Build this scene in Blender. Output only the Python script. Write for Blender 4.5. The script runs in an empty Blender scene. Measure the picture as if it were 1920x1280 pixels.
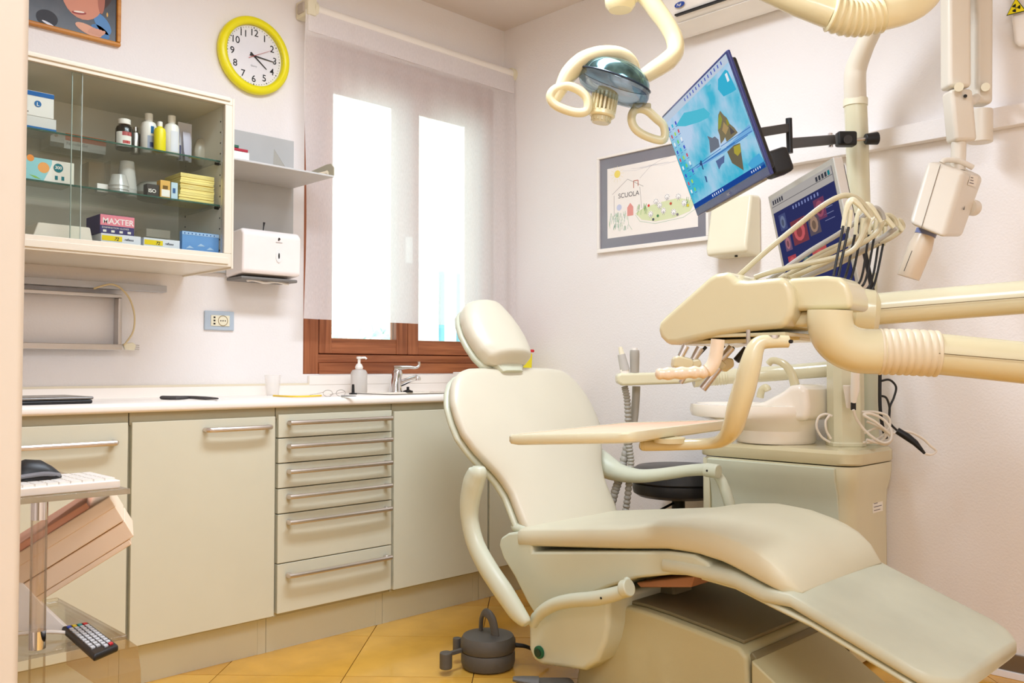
import bpy, bmesh, math, random
from mathutils import Vector, Matrix
R = math.radians
random.seed(4)
sc = bpy.context.scene
COL = sc.collection
# ------------------------------------------------------------------ camera, sky, lamps, exposure
CF, YAW, PITCH, CH = 1660.0, R(45.2), R(1.76), 0.97
cf = Vector((math.cos(YAW)*math.cos(PITCH), math.sin(YAW)*math.cos(PITCH), math.sin(PITCH)))
cr = cf.cross(Vector((0, 0, 1))).normalized()
cu = cr.cross(cf)
CO = Vector((0, 0, CH))
cam = bpy.data.cameras.new('camera'); camo = bpy.data.objects.new('camera', cam); COL.objects.link(camo)
cam.sensor_width = 36; cam.lens = CF/1920*36; cam.clip_start = 0.02
camo.matrix_world = Matrix((( cr.x, cu.x, -cf.x, 0), (cr.y, cu.y, -cf.y, 0), (cr.z, cu.z, -cf.z, CH), (0, 0, 0, 1)))
sc.camera = camo
w = bpy.data.worlds.new('overcast_sky'); sc.world = w; w.use_nodes = True
wn = w.node_tree.nodes; wb = wn['Background']
wb.inputs[0].default_value = (0.86, 0.93, 1.0, 1); wb.inputs[1].default_value = 5.0
def area(name, loc, sx, sy, power, color, rot=(0, 0, 0)):
    l = bpy.data.lights.new(name, 'AREA'); l.shape = 'RECTANGLE'; l.size = sx; l.size_y = sy; l.energy = power; l.color = color
    o = bpy.data.objects.new(name, l); o.location = loc; o.rotation_euler = rot; COL.objects.link(o); return o
LAMPS = ((1.55, 1.65), (0.1, -0.45))
area('ceiling_lamp_and_fill_light', (*LAMPS[0], 2.61), 1.3, 0.3, 40, (0.82, 0.94, 1.08))
area('ceiling_lamp_and_fill_light', (*LAMPS[1], 2.61), 1.5, 1.1, 54, (0.82, 0.94, 1.08))  # added soft fill light with no known lamp behind it
sc.view_settings.view_transform = 'Standard'; sc.view_settings.look = 'None'
sc.view_settings.exposure = 0.12; sc.view_settings.gamma = 1; sc.view_settings.use_curve_mapping = False
sc.cycles.max_bounces = 10; sc.cycles.diffuse_bounces = 6; sc.cycles.transparent_max_bounces = 16
sc.cycles.transmission_bounces = 8; sc.cycles.caustics_reflective = False; sc.cycles.caustics_refractive = False
sc.cycles.sample_clamp_indirect = 6

# ------------------------------------------------------------------ measuring helpers
def ray(px, py): return cf + cr*((px-960)/CF) - cu*((py-640)/CF)
def D(px, py, d): return CO + ray(px, py)*d                       # world point at depth d
def on(px, py, ax, v):                                            # world point on an axis plane
    d = ray(px, py); return CO + d*((v - CO[ax])/d[ax])
def onp(px, py, p0, n):
    d = ray(px, py); return CO + d*(((Vector(p0)-CO).dot(n))/d.dot(n))
def V(*a): return Vector(a)
def smooth_path(pts, k=6, closed=False):
    P = [Vector(p) for p in pts]; n = len(P); out = []
    rng = range(n) if closed else range(n-1)
    for i in rng:
        if closed: a, b, c, d = P[i-1], P[i], P[(i+1) % n], P[(i+2) % n]
        else: a, b, c, d = P[max(i-1, 0)], P[i], P[i+1], P[min(i+2, n-1)]
        for j in range(k):
            t = j/k
            out.append(0.5*((2*b)+(c-a)*t+(2*a-5*b+4*c-d)*t*t+(3*b-a-3*c+d)*t**3))
    if not closed: out.append(P[-1])
    return out
def lerp_list(vals, n):
    m = len(vals)-1; out = []
    for i in range(n):
        t = i/(n-1)*m; j = min(int(t), m-1); out.append(vals[j]+(vals[j+1]-vals[j])*(t-j))
    return out
# ------------------------------------------------------------------ materials
def lin(c):
    return tuple(((x/255)/12.92 if x/255 <= 0.04045 else ((x/255+0.055)/1.055)**2.4) for x in c)
MATS = {}
def mat(name, rgb, rough=0.5, metal=0.0, bump=0.0, bscale=200, var=0.04, vscale=6, spec=0.5, trans=0, ior=1.45, coat=0, alpha=1, emit=0):
    if name in MATS: return MATS[name]
    m = bpy.data.materials.new(name); m.use_nodes = True; nt = m.node_tree; b = nt.nodes['Principled BSDF']
    c = lin(rgb)
    tc = nt.nodes.new('ShaderNodeTexCoord'); nz = nt.nodes.new('ShaderNodeTexNoise'); nz.inputs['Scale'].default_value = vscale; nz.inputs['Detail'].default_value = 4
    nt.links.new(tc.outputs['Object'], nz.inputs['Vector'])
    rp = nt.nodes.new('ShaderNodeValToRGB'); rp.color_ramp.elements[0].position = 0.3; rp.color_ramp.elements[1].position = 0.7
    rp.color_ramp.elements[0].color = tuple(max(0, x*(1-var)) for x in c)+(1,); rp.color_ramp.elements[1].color = tuple(min(1, x*(1+var)) for x in c)+(1,)
    nt.links.new(nz.outputs['Fac'], rp.inputs['Fac']); nt.links.new(rp.outputs['Color'], b.inputs['Base Color'])
    b.inputs['Roughness'].default_value = rough; b.inputs['Metallic'].default_value = metal
    b.inputs['Specular IOR Level'].default_value = spec; b.inputs['IOR'].default_value = ior
    b.inputs['Transmission Weight'].default_value = trans; b.inputs['Coat Weight'].default_value = coat; b.inputs['Alpha'].default_value = alpha
    if emit: b.inputs['Emission Color'].default_value = c+(1,); b.inputs['Emission Strength'].default_value = emit
    if bump:
        n2 = nt.nodes.new('ShaderNodeTexNoise'); n2.inputs['Scale'].default_value = bscale; n2.inputs['Detail'].default_value = 3
        bp = nt.nodes.new('ShaderNodeBump'); bp.inputs['Strength'].default_value = bump; bp.inputs['Distance'].default_value = 0.002
        nt.links.new(tc.outputs['Object'], n2.inputs['Vector']); nt.links.new(n2.outputs['Fac'], bp.inputs['Height']); nt.links.new(bp.outputs['Normal'], b.inputs['Normal'])
    MATS[name] = m; return m
def glass_mat(name, tint=(235, 245, 240), mixf=0.10, rough=0.02):
    if name in MATS: return MATS[name]
    m = bpy.data.materials.new(name); m.use_nodes = True; nt = m.node_tree; nt.nodes.clear()
    o = nt.nodes.new('ShaderNodeOutputMaterial'); mx = nt.nodes.new('ShaderNodeMixShader'); t = nt.nodes.new('ShaderNodeBsdfTransparent'); g = nt.nodes.new('ShaderNodeBsdfGlossy')
    t.inputs[0].default_value = lin(tint)+(1,); g.inputs['Roughness'].default_value = rough
    fr = nt.nodes.new('ShaderNodeLayerWeight'); fr.inputs['Blend'].default_value = 0.25
    mp = nt.nodes.new('ShaderNodeMath'); mp.operation = 'MULTIPLY_ADD'; mp.inputs[1].default_value = 0.6; mp.inputs[2].default_value = mixf
    nt.links.new(fr.outputs['Fresnel'], mp.inputs[0]); nt.links.new(mp.outputs[0], mx.inputs[0])
    nt.links.new(t.outputs[0], mx.inputs[1]); nt.links.new(g.outputs[0], mx.inputs[2]); nt.links.new(mx.outputs[0], o.inputs[0])
    MATS[name] = m; return m
def cloth_mat(name, rgb, see=0.2):
    m = bpy.data.materials.new(name); m.use_nodes = True; nt = m.node_tree; nt.nodes.clear()
    o = nt.nodes.new('ShaderNodeOutputMaterial'); a = nt.nodes.new('ShaderNodeMixShader'); b = nt.nodes.new('ShaderNodeMixShader')
    t = nt.nodes.new('ShaderNodeBsdfTransparent'); d = nt.nodes.new('ShaderNodeBsdfDiffuse'); l = nt.nodes.new('ShaderNodeBsdfTranslucent')
    tc = nt.nodes.new('ShaderNodeTexCoord'); mp = nt.nodes.new('ShaderNodeMapping'); mp.inputs['Scale'].default_value = (260, 1, 60)
    nz = nt.nodes.new('ShaderNodeTexNoise'); nz.inputs['Scale'].default_value = 1.0; nz.inputs['Detail'].default_value = 2
    nt.links.new(tc.outputs['Object'], mp.inputs[0]); nt.links.new(mp.outputs[0], nz.inputs['Vector'])
    mr = nt.nodes.new('ShaderNodeMapRange'); mr.inputs['To Min'].default_value = see*0.6; mr.inputs['To Max'].default_value = see*1.4
    nt.links.new(nz.outputs['Fac'], mr.inputs['Value'])
    for n in (d, l): n.inputs['Color'].default_value = lin(rgb)+(1,)
    a.inputs[0].default_value = 0.45
    nt.links.new(d.outputs[0], a.inputs[1]); nt.links.new(l.outputs[0], a.inputs[2])
    nt.links.new(mr.outputs[0], b.inputs[0]); nt.links.new(a.outputs[0], b.inputs[1]); nt.links.new(t.outputs[0], b.inputs[2]); nt.links.new(b.outputs[0], o.inputs[0])
    return m
def wood_mat(name, c1, c2, axis=0, sc_=14):
    if name in MATS: return MATS[name]
    m = mat(name, c1, 0.42, bump=0.15, bscale=60); nt = m.node_tree; b = nt.nodes['Principled BSDF']
    tc = nt.nodes.new('ShaderNodeTexCoord'); mp = nt.nodes.new('ShaderNodeMapping'); s = [60, 60, 60]; s[axis] = 2.5; mp.inputs['Scale'].default_value = s
    nz = nt.nodes.new('ShaderNodeTexNoise'); nz.inputs['Scale'].default_value = 1; nz.inputs['Detail'].default_value = 6; nz.inputs['Distortion'].default_value = 0.6
    r = nt.nodes.new('ShaderNodeValToRGB'); r.color_ramp.elements[0].position = 0.35; r.color_ramp.elements[1].position = 0.65
    r.color_ramp.elements[0].color = lin(c2)+(1,); r.color_ramp.elements[1].color = lin(c1)+(1,)
    nt.links.new(tc.outputs['Object'], mp.inputs[0]); nt.links.new(mp.outputs[0], nz.inputs['Vector']); nt.links.new(nz.outputs['Fac'], r.inputs['Fac']); nt.links.new(r.outputs['Color'], b.inputs['Base Color'])
    return m
def flat(rgb, rough=0.6, emit=0):
    k = 'print_%02x%02x%02x' % rgb + ('_lit' if emit else '') + ('_r%d' % int(rough*100))
    return mat(k, rgb, rough, var=0.02, spec=0.3, emit=emit)
def screen_mat(name, build):
    m = bpy.data.materials.new(name); m.use_nodes = True; nt = m.node_tree; nt.nodes.clear()
    o = nt.nodes.new('ShaderNodeOutputMaterial'); e = nt.nodes.new('ShaderNodeEmission'); build(nt, e); nt.links.new(e.outputs[0], o.inputs[0]); return m

WALLM = mat('wall_paint', (238, 232, 229), 0.85, bump=0.6, bscale=130, var=0.012, vscale=2, spec=0.2)
CEILM = mat('ceiling_paint', (226, 214, 204), 0.9, bump=0.2, bscale=100, var=0.01)
CREAM = mat('cream_plastic', (216, 209, 178), 0.22, var=0.02, vscale=3, coat=0.3)
CREAM2 = mat('pale_cream_plastic', (232, 224, 198), 0.3, var=0.02)
YELCR = mat('yellowed_plastic', (210, 199, 162), 0.24, var=0.03, vscale=4, coat=0.3)
SAGE = mat('sage_plastic', (204, 206, 184), 0.33, var=0.03, vscale=5, coat=0.15)
UPH = mat('cream_upholstery', (213, 205, 184), 0.34, bump=0.05, bscale=300, var=0.02, vscale=4)
SEATM = mat('beige_upholstery', (212, 206, 180), 0.42, bump=0.08, bscale=300, var=0.03, vscale=4)
FOOTM = mat('foot_cover_vinyl', (198, 198, 176), 0.4, bump=0.05, bscale=300, var=0.06, vscale=7)
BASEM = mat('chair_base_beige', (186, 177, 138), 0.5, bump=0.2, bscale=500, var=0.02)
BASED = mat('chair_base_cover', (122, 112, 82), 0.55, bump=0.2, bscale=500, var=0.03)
WHITEP = mat('white_plastic', (243, 236, 228), 0.3, var=0.01)
CERAM = mat('white_ceramic', (246, 236, 222), 0.12, var=0.01, coat=0.5)
BLACK = mat('black_plastic', (22, 21, 22), 0.45, var=0.1)
BLACKV = mat('black_vinyl', (34, 31, 31), 0.35, bump=0.1, bscale=200)
DGREY = mat('dark_grey_plastic', (88, 84, 78), 0.5, bump=0.3, bscale=500)
GREYH = mat('grey_hose_rubber', (166, 160, 150), 0.5)
HOSE = mat('beige_hose_rubber', (190, 178, 146), 0.4)
CHROME = mat('chrome', (225, 225, 228), 0.08, 1.0)
STEEL = mat('brushed_steel', (204, 199, 194), 0.32, 1.0, bump=0.05, bscale=300)
ALU = mat('satin_aluminium', (214, 204, 196), 0.3, 0.85)
CABM = mat('cabinet_laminate', (216, 213, 192), 0.45, var=0.015, bump=0.05, bscale=300)
CABG = mat('cabinet_carcass_grey', (178, 172, 148), 0.55)
COUNTM = mat('white_worktop', (247, 238, 229), 0.25, var=0.01)
STEELP = mat('painted_steel_cream', (228, 218, 200), 0.3, var=0.01)
INNERP = mat('cabinet_inside_grey', (234, 228, 216), 0.5)
GREYP = mat('grey_panel', (184, 184, 182), 0.5)
GLASS = glass_mat('clear_glass')
GLASSG = glass_mat('cabinet_glass', (253, 255, 253), 0.0)
GEDGE = mat('green_glass_edge', (64, 96, 84), 0.2)
CLEAR = glass_mat('clear_acrylic', (250, 249, 245), 0.03, 0.05)
FROST = mat('frosted_plastic', (238, 232, 226), 0.35, trans=0.35, alpha=0.8)
WOOD = wood_mat('window_wood', (172, 104, 66), (132, 72, 42), 0)
WOODV = wood_mat('window_wood_upright', (172, 104, 66), (132, 72, 42), 2)
OAK = wood_mat('picture_oak', (205, 140, 60), (180, 112, 40), 0)

# ------------------------------------------------------------------ mesh collector
ORG = {}
XX_, ZZ_ = (1, 0, 0), (0, 0, 1)
class M:
    def __init__(s): s.v, s.f, s.fm, s.mats = [], [], [], []
    def mi(s, m):
        if m not in s.mats: s.mats.append(m)
        return s.mats.index(m)
    def add(s, vs, fs, m):
        b = len(s.v); k = s.mi(m); s.v += [Vector(v) for v in vs]
        for f in fs: s.f.append([b+i for i in f]); s.fm.append(k)
        return s
    def box(s, x0, x1, y0, y1, z0, z1, m):
        return s.add([(x, y, z) for x in (x0, x1) for y in (y0, y1) for z in (z0, z1)],
                     [(0, 1, 3, 2), (4, 6, 7, 5), (0, 4, 5, 1), (2, 3, 7, 6), (0, 2, 6, 4), (1, 5, 7, 3)], m)
    def obox(s, c, X, Y, Z, m):                                    # half vectors
        c, X, Y, Z = map(Vector, (c, X, Y, Z))
        return s.add([c+X*a+Y*b+Z*d for a in (-1, 1) for b in (-1, 1) for d in (-1, 1)],
                     [(0, 1, 3, 2), (4, 6, 7, 5), (0, 4, 5, 1), (2, 3, 7, 6), (0, 2, 6, 4), (1, 5, 7, 3)], m)
    def prism(s, pts, vec, m):
        n = len(pts); vec = Vector(vec); P = [Vector(p) for p in pts]
        return s.add(P+[p+vec for p in P], [tuple(range(n))[::-1], tuple(range(n, 2*n))]+[(i, (i+1) % n, n+(i+1) % n, n+i) for i in range(n)], m)
    def poly(s, pts, m): return s.add(pts, [tuple(range(len(pts)))], m)
    def loft(s, rings, m, cap=True, closed=False):
        n = len(rings[0]); b = []
        for r in rings: b += list(r)
        fs = []; k = len(rings)
        for i in range(k if closed else k-1):
            a, c = i*n, ((i+1) % k)*n
            for j in range(n): fs.append((a+j, a+(j+1) % n, c+(j+1) % n, c+j))
        if cap and not closed: fs += [tuple(range(n))[::-1], tuple(range((k-1)*n, k*n))]
        return s.add(b, fs, m)
    def tube(s, pts, r, m, n=12, closed=False, ell=1.0, up=None, cap=True):
        P = [Vector(p) for p in pts]; k = len(P)
        rr = r if isinstance(r, (list, tuple)) else [r]*k
        if len(rr) != k: rr = lerp_list(rr, k)
        T = []
        for i in range(k):
            if closed: t = P[(i+1) % k]-P[i-1]
            else: t = P[min(i+1, k-1)]-P[max(i-1, 0)]
            T.append(t.normalized())
        u = Vector(up) if up else (Vector((0, 0, 1)) if abs(T[0].z) < 0.9 else Vector((1, 0, 0)))
        rings = []
        for i in range(k):
            u = (u-T[i]*u.dot(T[i])).normalized(); w_ = T[i].cross(u)
            rings.append([P[i]+(u*math.cos(2*math.pi*j/n)*rr[i]*ell+w_*math.sin(2*math.pi*j/n)*rr[i]) for j in range(n)])
        return s.loft(rings, m, cap, closed)
    def lathe(s, prof, base, m, axis=(0, 0, 1), n=24):
        a = Vector(axis).normalized(); base = Vector(base)
        u = a.cross(Vector((1, 0, 0)) if abs(a.x) < 0.9 else Vector((0, 1, 0))).normalized(); w_ = a.cross(u)
        return s.loft([[base+a*h+(u*math.cos(2*math.pi*j/n)+w_*math.sin(2*math.pi*j/n))*max(r, 1e-4) for j in range(n)] for r, h in prof], m)
    def ell(s, c, X, Y, Z, m, n=16, k=10):
        c, X, Y, Z = map(Vector, (c, X, Y, Z))
        return s.loft([[c+Z*math.sin(t)+(X*math.cos(2*math.pi*j/n)+Y*math.sin(2*math.pi*j/n))*max(math.cos(t), 1e-3) for j in range(n)] for t in [-math.pi/2+math.pi*i/k for i in range(k+1)]], m)
    def disc(s, c, r, m, n=20): c = Vector(c); return s.poly([c+Vector((math.cos(i*2*math.pi/n)*r, 0, math.sin(i*2*math.pi/n)*r)) for i in range(n)], m)
    def text(s, txt, o, X, Y, size, m, align='LEFT', shear=0, bold=0):
        c = bpy.data.curves.new('t', 'FONT'); c.body = txt; c.size = 1; c.align_x = align; c.shear = shear; c.offset = bold
        ob = bpy.data.objects.new('t', c); COL.objects.link(ob); dg = bpy.context.evaluated_depsgraph_get(); dg.update()
        me = bpy.data.meshes.new_from_object(ob.evaluated_get(dg)); o, X, Y = Vector(o), Vector(X).normalized()*size, Vector(Y).normalized()*size
        s.add([o+X*v.co.x+Y*v.co.y for v in me.vertices], [tuple(p.vertices) for p in me.polygons], m)
        bpy.data.objects.remove(ob); bpy.data.curves.remove(c); bpy.data.meshes.remove(me); return s
    def build(s, name, parent=None, bev=0, seg=2, smooth=True, sub=0, org=None, lim=35):
        me = bpy.data.meshes.new(name)
        if parent is not None: org = ORG[parent.name]
        elif org is None:
            xs, ys, zs = zip(*s.v); org = Vector(((min(xs)+max(xs))/2, (min(ys)+max(ys))/2, min(zs)))
        org = Vector(org)
        me.from_pydata([v-org for v in s.v], [], s.f)
        for m in s.mats: me.materials.append(m)
        for p, k in zip(me.polygons, s.fm): p.material_index = k; p.use_smooth = smooth
        bm = bmesh.new(); bm.from_mesh(me); bmesh.ops.recalc_face_normals(bm, faces=bm.faces); bm.to_mesh(me); bm.free()
        if smooth and not bev: me.set_sharp_from_angle(angle=R(lim))
        o = bpy.data.objects.new(name, me); COL.objects.link(o)
        if parent is not None: o.parent = parent
        else: o.location = org
        ORG[o.name] = org
        if sub:
            mo = o.modifiers.new('Subdivision', 'SUBSURF'); mo.levels = mo.render_levels = sub
        if bev:
            mo = o.modifiers.new('Bevel', 'BEVEL'); mo.width = bev; mo.segments = seg; mo.limit_method = 'ANGLE'; mo.angle_limit = R(lim)
            wn_ = o.modifiers.new('Normals', 'WEIGHTED_NORMAL'); wn_.keep_sharp = False
        return o
def thing(name, label, cat, loc, group=None):
    o = bpy.data.objects.new(name, None); COL.objects.link(o); o.location = loc; o.empty_display_size = 0.05
    o['label'] = label; o['category'] = cat
    if group: o['group'] = group
    ORG[o.name] = Vector(loc); return o
def tag(o, label, cat, group=None):
    o['label'] = label; o['category'] = cat
    if group: o['group'] = group
    return o
def struct(o): o['kind'] = 'structure'; return o
def lab(o, t): o['label'] = t; return o
def bellows(mm, pts, r0, r1, m, folds=9, n=20):
    P = smooth_path(pts, 12); k = folds*4+1; L = len(P)-1; pp = []; rr = []
    for i in range(k):
        t = i/(k-1)*L; j = min(int(t), L-1); pp.append(P[j]+(P[j+1]-P[j])*(t-j)); rr.append((r0, (r0+r1)/2+0.001, r1, (r0+r1)/2+0.001)[i % 4])
    mm.tube(pp, rr, m, n)

# ================================================================== room shell
WX, WY, CZ, X0, Y0 = 3.10, 3.18, 2.68, -1.1, -1.3
T = 0.12
WXA, WXB, WZA, WZB = 1.95, 3.03, 0.948, 2.36                      # window opening
mm = M().box(X0-T, WXA, WY, WY+T, 0, CZ, WALLM).box(WXB, WX+T, WY, WY+T, 0, CZ, WALLM).box(WXA, WXB, WY, WY+T, 0, WZA, WALLM).box(WXA, WXB, WY, WY+T, WZB, CZ, WALLM)
struct(mm.build('wall_left', smooth=False))
struct(M().box(WX, WX+T, Y0-T, WY, 0, CZ, WALLM).build('wall_right', smooth=False))
struct(M().box(X0-T, X0, Y0, WY, 0, CZ, WALLM).build('wall_back', smooth=False))
struct(M().box(X0-T, WX, Y0-T, Y0, 0, CZ, WALLM).build('wall_front', smooth=False))
struct(M().box(X0-T, WX+T, Y0-T, WY+T, CZ, CZ+0.1, CEILM).build('ceiling', smooth=False))
GROUT = mat('tile_joint', (96, 62, 24), 0.8)
floor = struct(M().box(X0-T, WX+T, Y0-T, WY+T, -0.12, -0.006, GROUT).build('floor', smooth=False))
def clip(poly):
    for ax, lo, sg in ((0, X0, 1), (0, WX, -1), (1, Y0, 1), (1, WY, -1)):
        out = []
        for i, p in enumerate(poly):
            q = poly[(i+1) % len(poly)]; a, b = (p[ax]-lo)*sg, (q[ax]-lo)*sg
            if a >= 0: out.append(p)
            if (a < 0) != (b < 0): t = a/(a-b); out.append((p[0]+(q[0]-p[0])*t, p[1]+(q[1]-p[1])*t))
        poly = out
        if len(poly) < 3: return None
    return poly
TILE = mat('ochre_tile', (222, 168, 70), 0.16, var=0.10, vscale=9, coat=0.2)
TILES = [TILE, mat('ochre_tile_pale', (226, 174, 76), 0.16, var=0.10, vscale=7, coat=0.2), mat('ochre_tile_deep', (216, 160, 64), 0.18, var=0.1, vscale=8, coat=0.2)]
th = R(43.5); n1 = (math.sin(th), -math.cos(th)); n2 = (math.cos(th), math.sin(th)); s1, s2 = 0.406, 0.42
for i in range(-14, 12):
    for j in range(-10, 10):
        a0, a1 = -0.206+s1*i+0.0015, -0.206+s1*(i+1)-0.0015; b0, b1 = 2.81+s2*j+0.0015, 2.81+s2*(j+1)-0.0015
        poly = clip([(n1[0]*a+n2[0]*b, n1[1]*a+n2[1]*b) for a, b in ((a0, b0), (a1, b0), (a1, b1), (a0, b1))])
        if not poly: continue
        cx, cy = sum(p[0] for p in poly)/len(poly), sum(p[1] for p in poly)/len(poly)
        if cy > 2.95 or cx < -0.9 or cy < -1.1: pass
        ar = abs(sum(poly[k][0]*poly[(k+1) % len(poly)][1]-poly[(k+1) % len(poly)][0]*poly[k][1] for k in range(len(poly))))/2
        if ar < 0.002: continue
        M().prism([(x, y, -0.008) for x, y in poly], (0, 0, 0.008), TILES[random.randrange(3)]).build('floor_tile', floor, smooth=False)
# skirting of the right wall: dark metal strip with a pale lower lip
SKD = mat('skirting_bronze', (120, 104, 84), 0.4, 0.3)
struct(M().box(WX-0.012, WX-0.001, Y0, 2.74, 0.022, 0.075, SKD).build('baseboard_right', bev=0.002))
struct(M().box(WX-0.02, WX-0.001, Y0, 2.74, 0, 0.022, mat('skirting_lip', (236, 232, 232), 0.3)).build('trim_1', bev=0.002))
# door jamb beside the camera
dj = M().box(-0.10, 0.2235, 0.78, 0.92, 0.0, 2.1, mat('door_jamb_paint', (202, 188, 170), 0.5, var=0.02))
struct(dj.build('door_1', bev=0.006, seg=4))
struct(M().box(-0.62, -0.10, 0.80, 0.90, 0, CZ, WALLM).build('wall_side', smooth=False))
struct(M().box(-0.10, 0.215, 0.80, 0.90, 2.1, CZ, WALLM).build('trim_2', smooth=False))

# ------------------------------------------------------------------ window
win = struct(M().box(WXA, WXA+0.075, WY+0.002, WY+0.07, WZA, WZB, WOODV).box(WXB-0.075, WXB, WY+0.002, WY+0.07, WZA, WZB, WOODV)
    .box(WXA+0.075, WXB-0.075, WY+0.002, WY+0.07, WZB-0.07, WZB, WOOD).build('window_1', bev=0.003))
M().box(WXA+0.0755, WXB-0.0755, WY-0.004, WY+0.07, WZA, WZA+0.047, WOOD).build('bottom_rail', win, bev=0.003)
M().box(WXA+0.0755, WXB-0.0755, WY+0.008, WY+0.07, WZA+0.0475, WZA+0.082, WOOD).build('bottom_bead', win, bev=0.003)
M().box(WXA+0.0755, WXB-0.0755, WY+0.0705, WY+0.085, WZA, WZA+0.13, WOOD).build('light_stop_strip', win, bev=0.003)  # added strip, blocks daylight leaking through the gap under the sashes
xm = on(767, 640, 1, WY).x
for k, (a, b) in enumerate(((WXA+0.083, xm-0.001), (xm+0.001, WXB-0.083))):
    z0, z1 = WZA+0.086, WZB-0.075; t = 0.066; ya, yb = WY+0.010, WY+0.06
    t2 = 0.062
    sash = M().box(a, a+t2, ya, yb, z0, z1, WOODV).box(b-t2, b, ya, yb, z0, z1, WOODV).box(a+t2, b-t2, ya+0.002, yb, z0, z0+t, WOOD).box(a+t2, b-t2, ya+0.002, yb, z1-t-0.06, z1, WOOD).build('sash', win, bev=0.003)
    M().box(a+t2, b-t2, WY+0.034, WY+0.040, z0+t, z1-t-0.06, GLASS).build('pane', sash, smooth=False)
M().box(xm-0.02, xm+0.02, WY-0.002, WY+0.009, 1.45, 1.57, mat('window_handle_white', (225, 222, 216), 0.3)).build('window_handle', win, bev=0.004)
M().box(WXA+0.02, WX-0.03, WY-0.02, WY-0.001, WZA-0.045, WZA-0.006, COUNTM).build('window_sill', win, bev=0.003)
# outside
EXT = mat('outside_render', (240, 236, 228), 0.8)
h = thing('neighbour_house', 'pale neighbouring house with teal shutters seen below the right half of the blind', 'building', (6.5, 9.5, -1.0))
M().box(4.9, 9.5, 8.6, 12, -1, 4.5, EXT).build('house_wall', h)
SH = mat('teal_shutter', (90, 150, 165), 0.5)
for px, wd in ((825.6, 9), (857, 4)):
    c = on(px, 625, 1, 8.6); M().box(c.x-wd/2*0.0058, c.x+wd/2*0.0058, 8.55, 8.6, 0.2, 2.2, SH).build('shutter', h)
def hedge(px, d, r, lab_):
    rnd = random.Random(int(px)); m_ = M(); c = D(px, 640, d); c.z = 1.05
    HM = mat('hedge_leaves', (176, 200, 190), 0.7, var=0.3, vscale=8)
    for i in range(160):
        a = c+V(rnd.gauss(0, r), rnd.gauss(0, r*0.7), -abs(rnd.gauss(0, 0.5))+0.25); u = V(rnd.uniform(-1, 1), rnd.uniform(-1, 1), rnd.uniform(-1, 1)).normalized()*0.07; v = u.orthogonal().normalized()*0.035
        m_.poly([a-u, a-v, a+u, a+v], HM)
    o = m_.build('garden_shrub', smooth=False); tag(o, lab_, 'shrub')
hedge(700, 7, 0.20, 'green garden shrub outside, below the blind in the left window pane')
struct(M().box(-2, 14, 3.6, 30, -1.2, -1.0, mat('outside_paving', (215, 212, 204), 0.9)).build('ground_outside'))

# ------------------------------------------------------------------ roller blind
bl = thing('roller_blind', 'white sheer roller blind hanging over the window', 'blind', (2.5, 3.12, 1.15))
YB = 3.115
a, b = on(588, 24, 1, YB), on(958, 136, 1, YB); zr = (a.z+b.z)/2
BLW = cloth_mat('blind_cloth', (252, 248, 248), 0.26)
M().tube([V(a.x, YB, zr), V(b.x, YB, zr)], 0.024, WHITEP, 20).build('roller_tube', bl)
xl, xr = on(573, 110, 1, YB-0.02).x, on(957, 160, 1, YB).x+0.012
zb = on(575, 598, 1, YB).z
rings = []
nx, nz = 90, 26
vs, fs = [], []
for i in range(nx+1):
    t = i/nx; x = xl+(xr-xl)*t
    for j in range(nz+1):
        q = j/nz; z = zr-0.015-(zr-0.015-zb)*q
        amp = 0.002+0.010*q*max(0, (t-0.62))*2.2
        vs.append((x-0.006*math.sin(q*7)*(t < 0.02), YB-0.02+amp*math.sin(x*62)+0.004*math.sin(x*11+q*3), z))
for i in range(nx):
    for j in range(nz): k = i*(nz+1)+j; fs.append((k, k+1, k+nz+2, k+nz+1))
M().add(vs, fs, BLW).build('cloth', bl)
M().box(xl+0.01, xr-0.01, YB-0.023, YB-0.018, zr-0.10, zr-0.014, BLW).build('header_hem', bl)
M().box(a.x-0.045, a.x-0.002, YB-0.03, WY-0.001, zr-0.035, zr+0.035, CREAM2).box(a.x-0.052, a.x-0.035, YB-0.005, WY-0.02, zr-0.022, zr+0.022, mat('bracket_grey', (190, 178, 165), 0.6)).build('bracket', bl, bev=0.006)
M().tube([V(a.x-0.01, YB, zr), V(a.x+0.006, YB, zr)], 0.034, CREAM2, 20).build('end_cap', bl)
M().tube([V(b.x-0.004, YB, zr), V(b.x+0.02, YB, zr)], 0.034, CREAM2, 20).build('end_cap', bl)

# ------------------------------------------------------------------ ceiling lamp and added fill panel (above the frame)
for k, (x, y) in enumerate(LAMPS):
    cl = thing('ceiling_lamp_and_fill', ('white ceiling light fitting above the patient chair', 'white panel of an added fill light near the door side of the room')[k], 'lamp', (x, y, CZ-0.05))
    M().box(x-(0.67, 0.77)[k], x+(0.67, 0.77)[k], y-(0.19, 0.57)[k], y+(0.19, 0.57)[k], CZ-0.05, CZ, WHITEP).build('housing', cl, bev=0.006)

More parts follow.
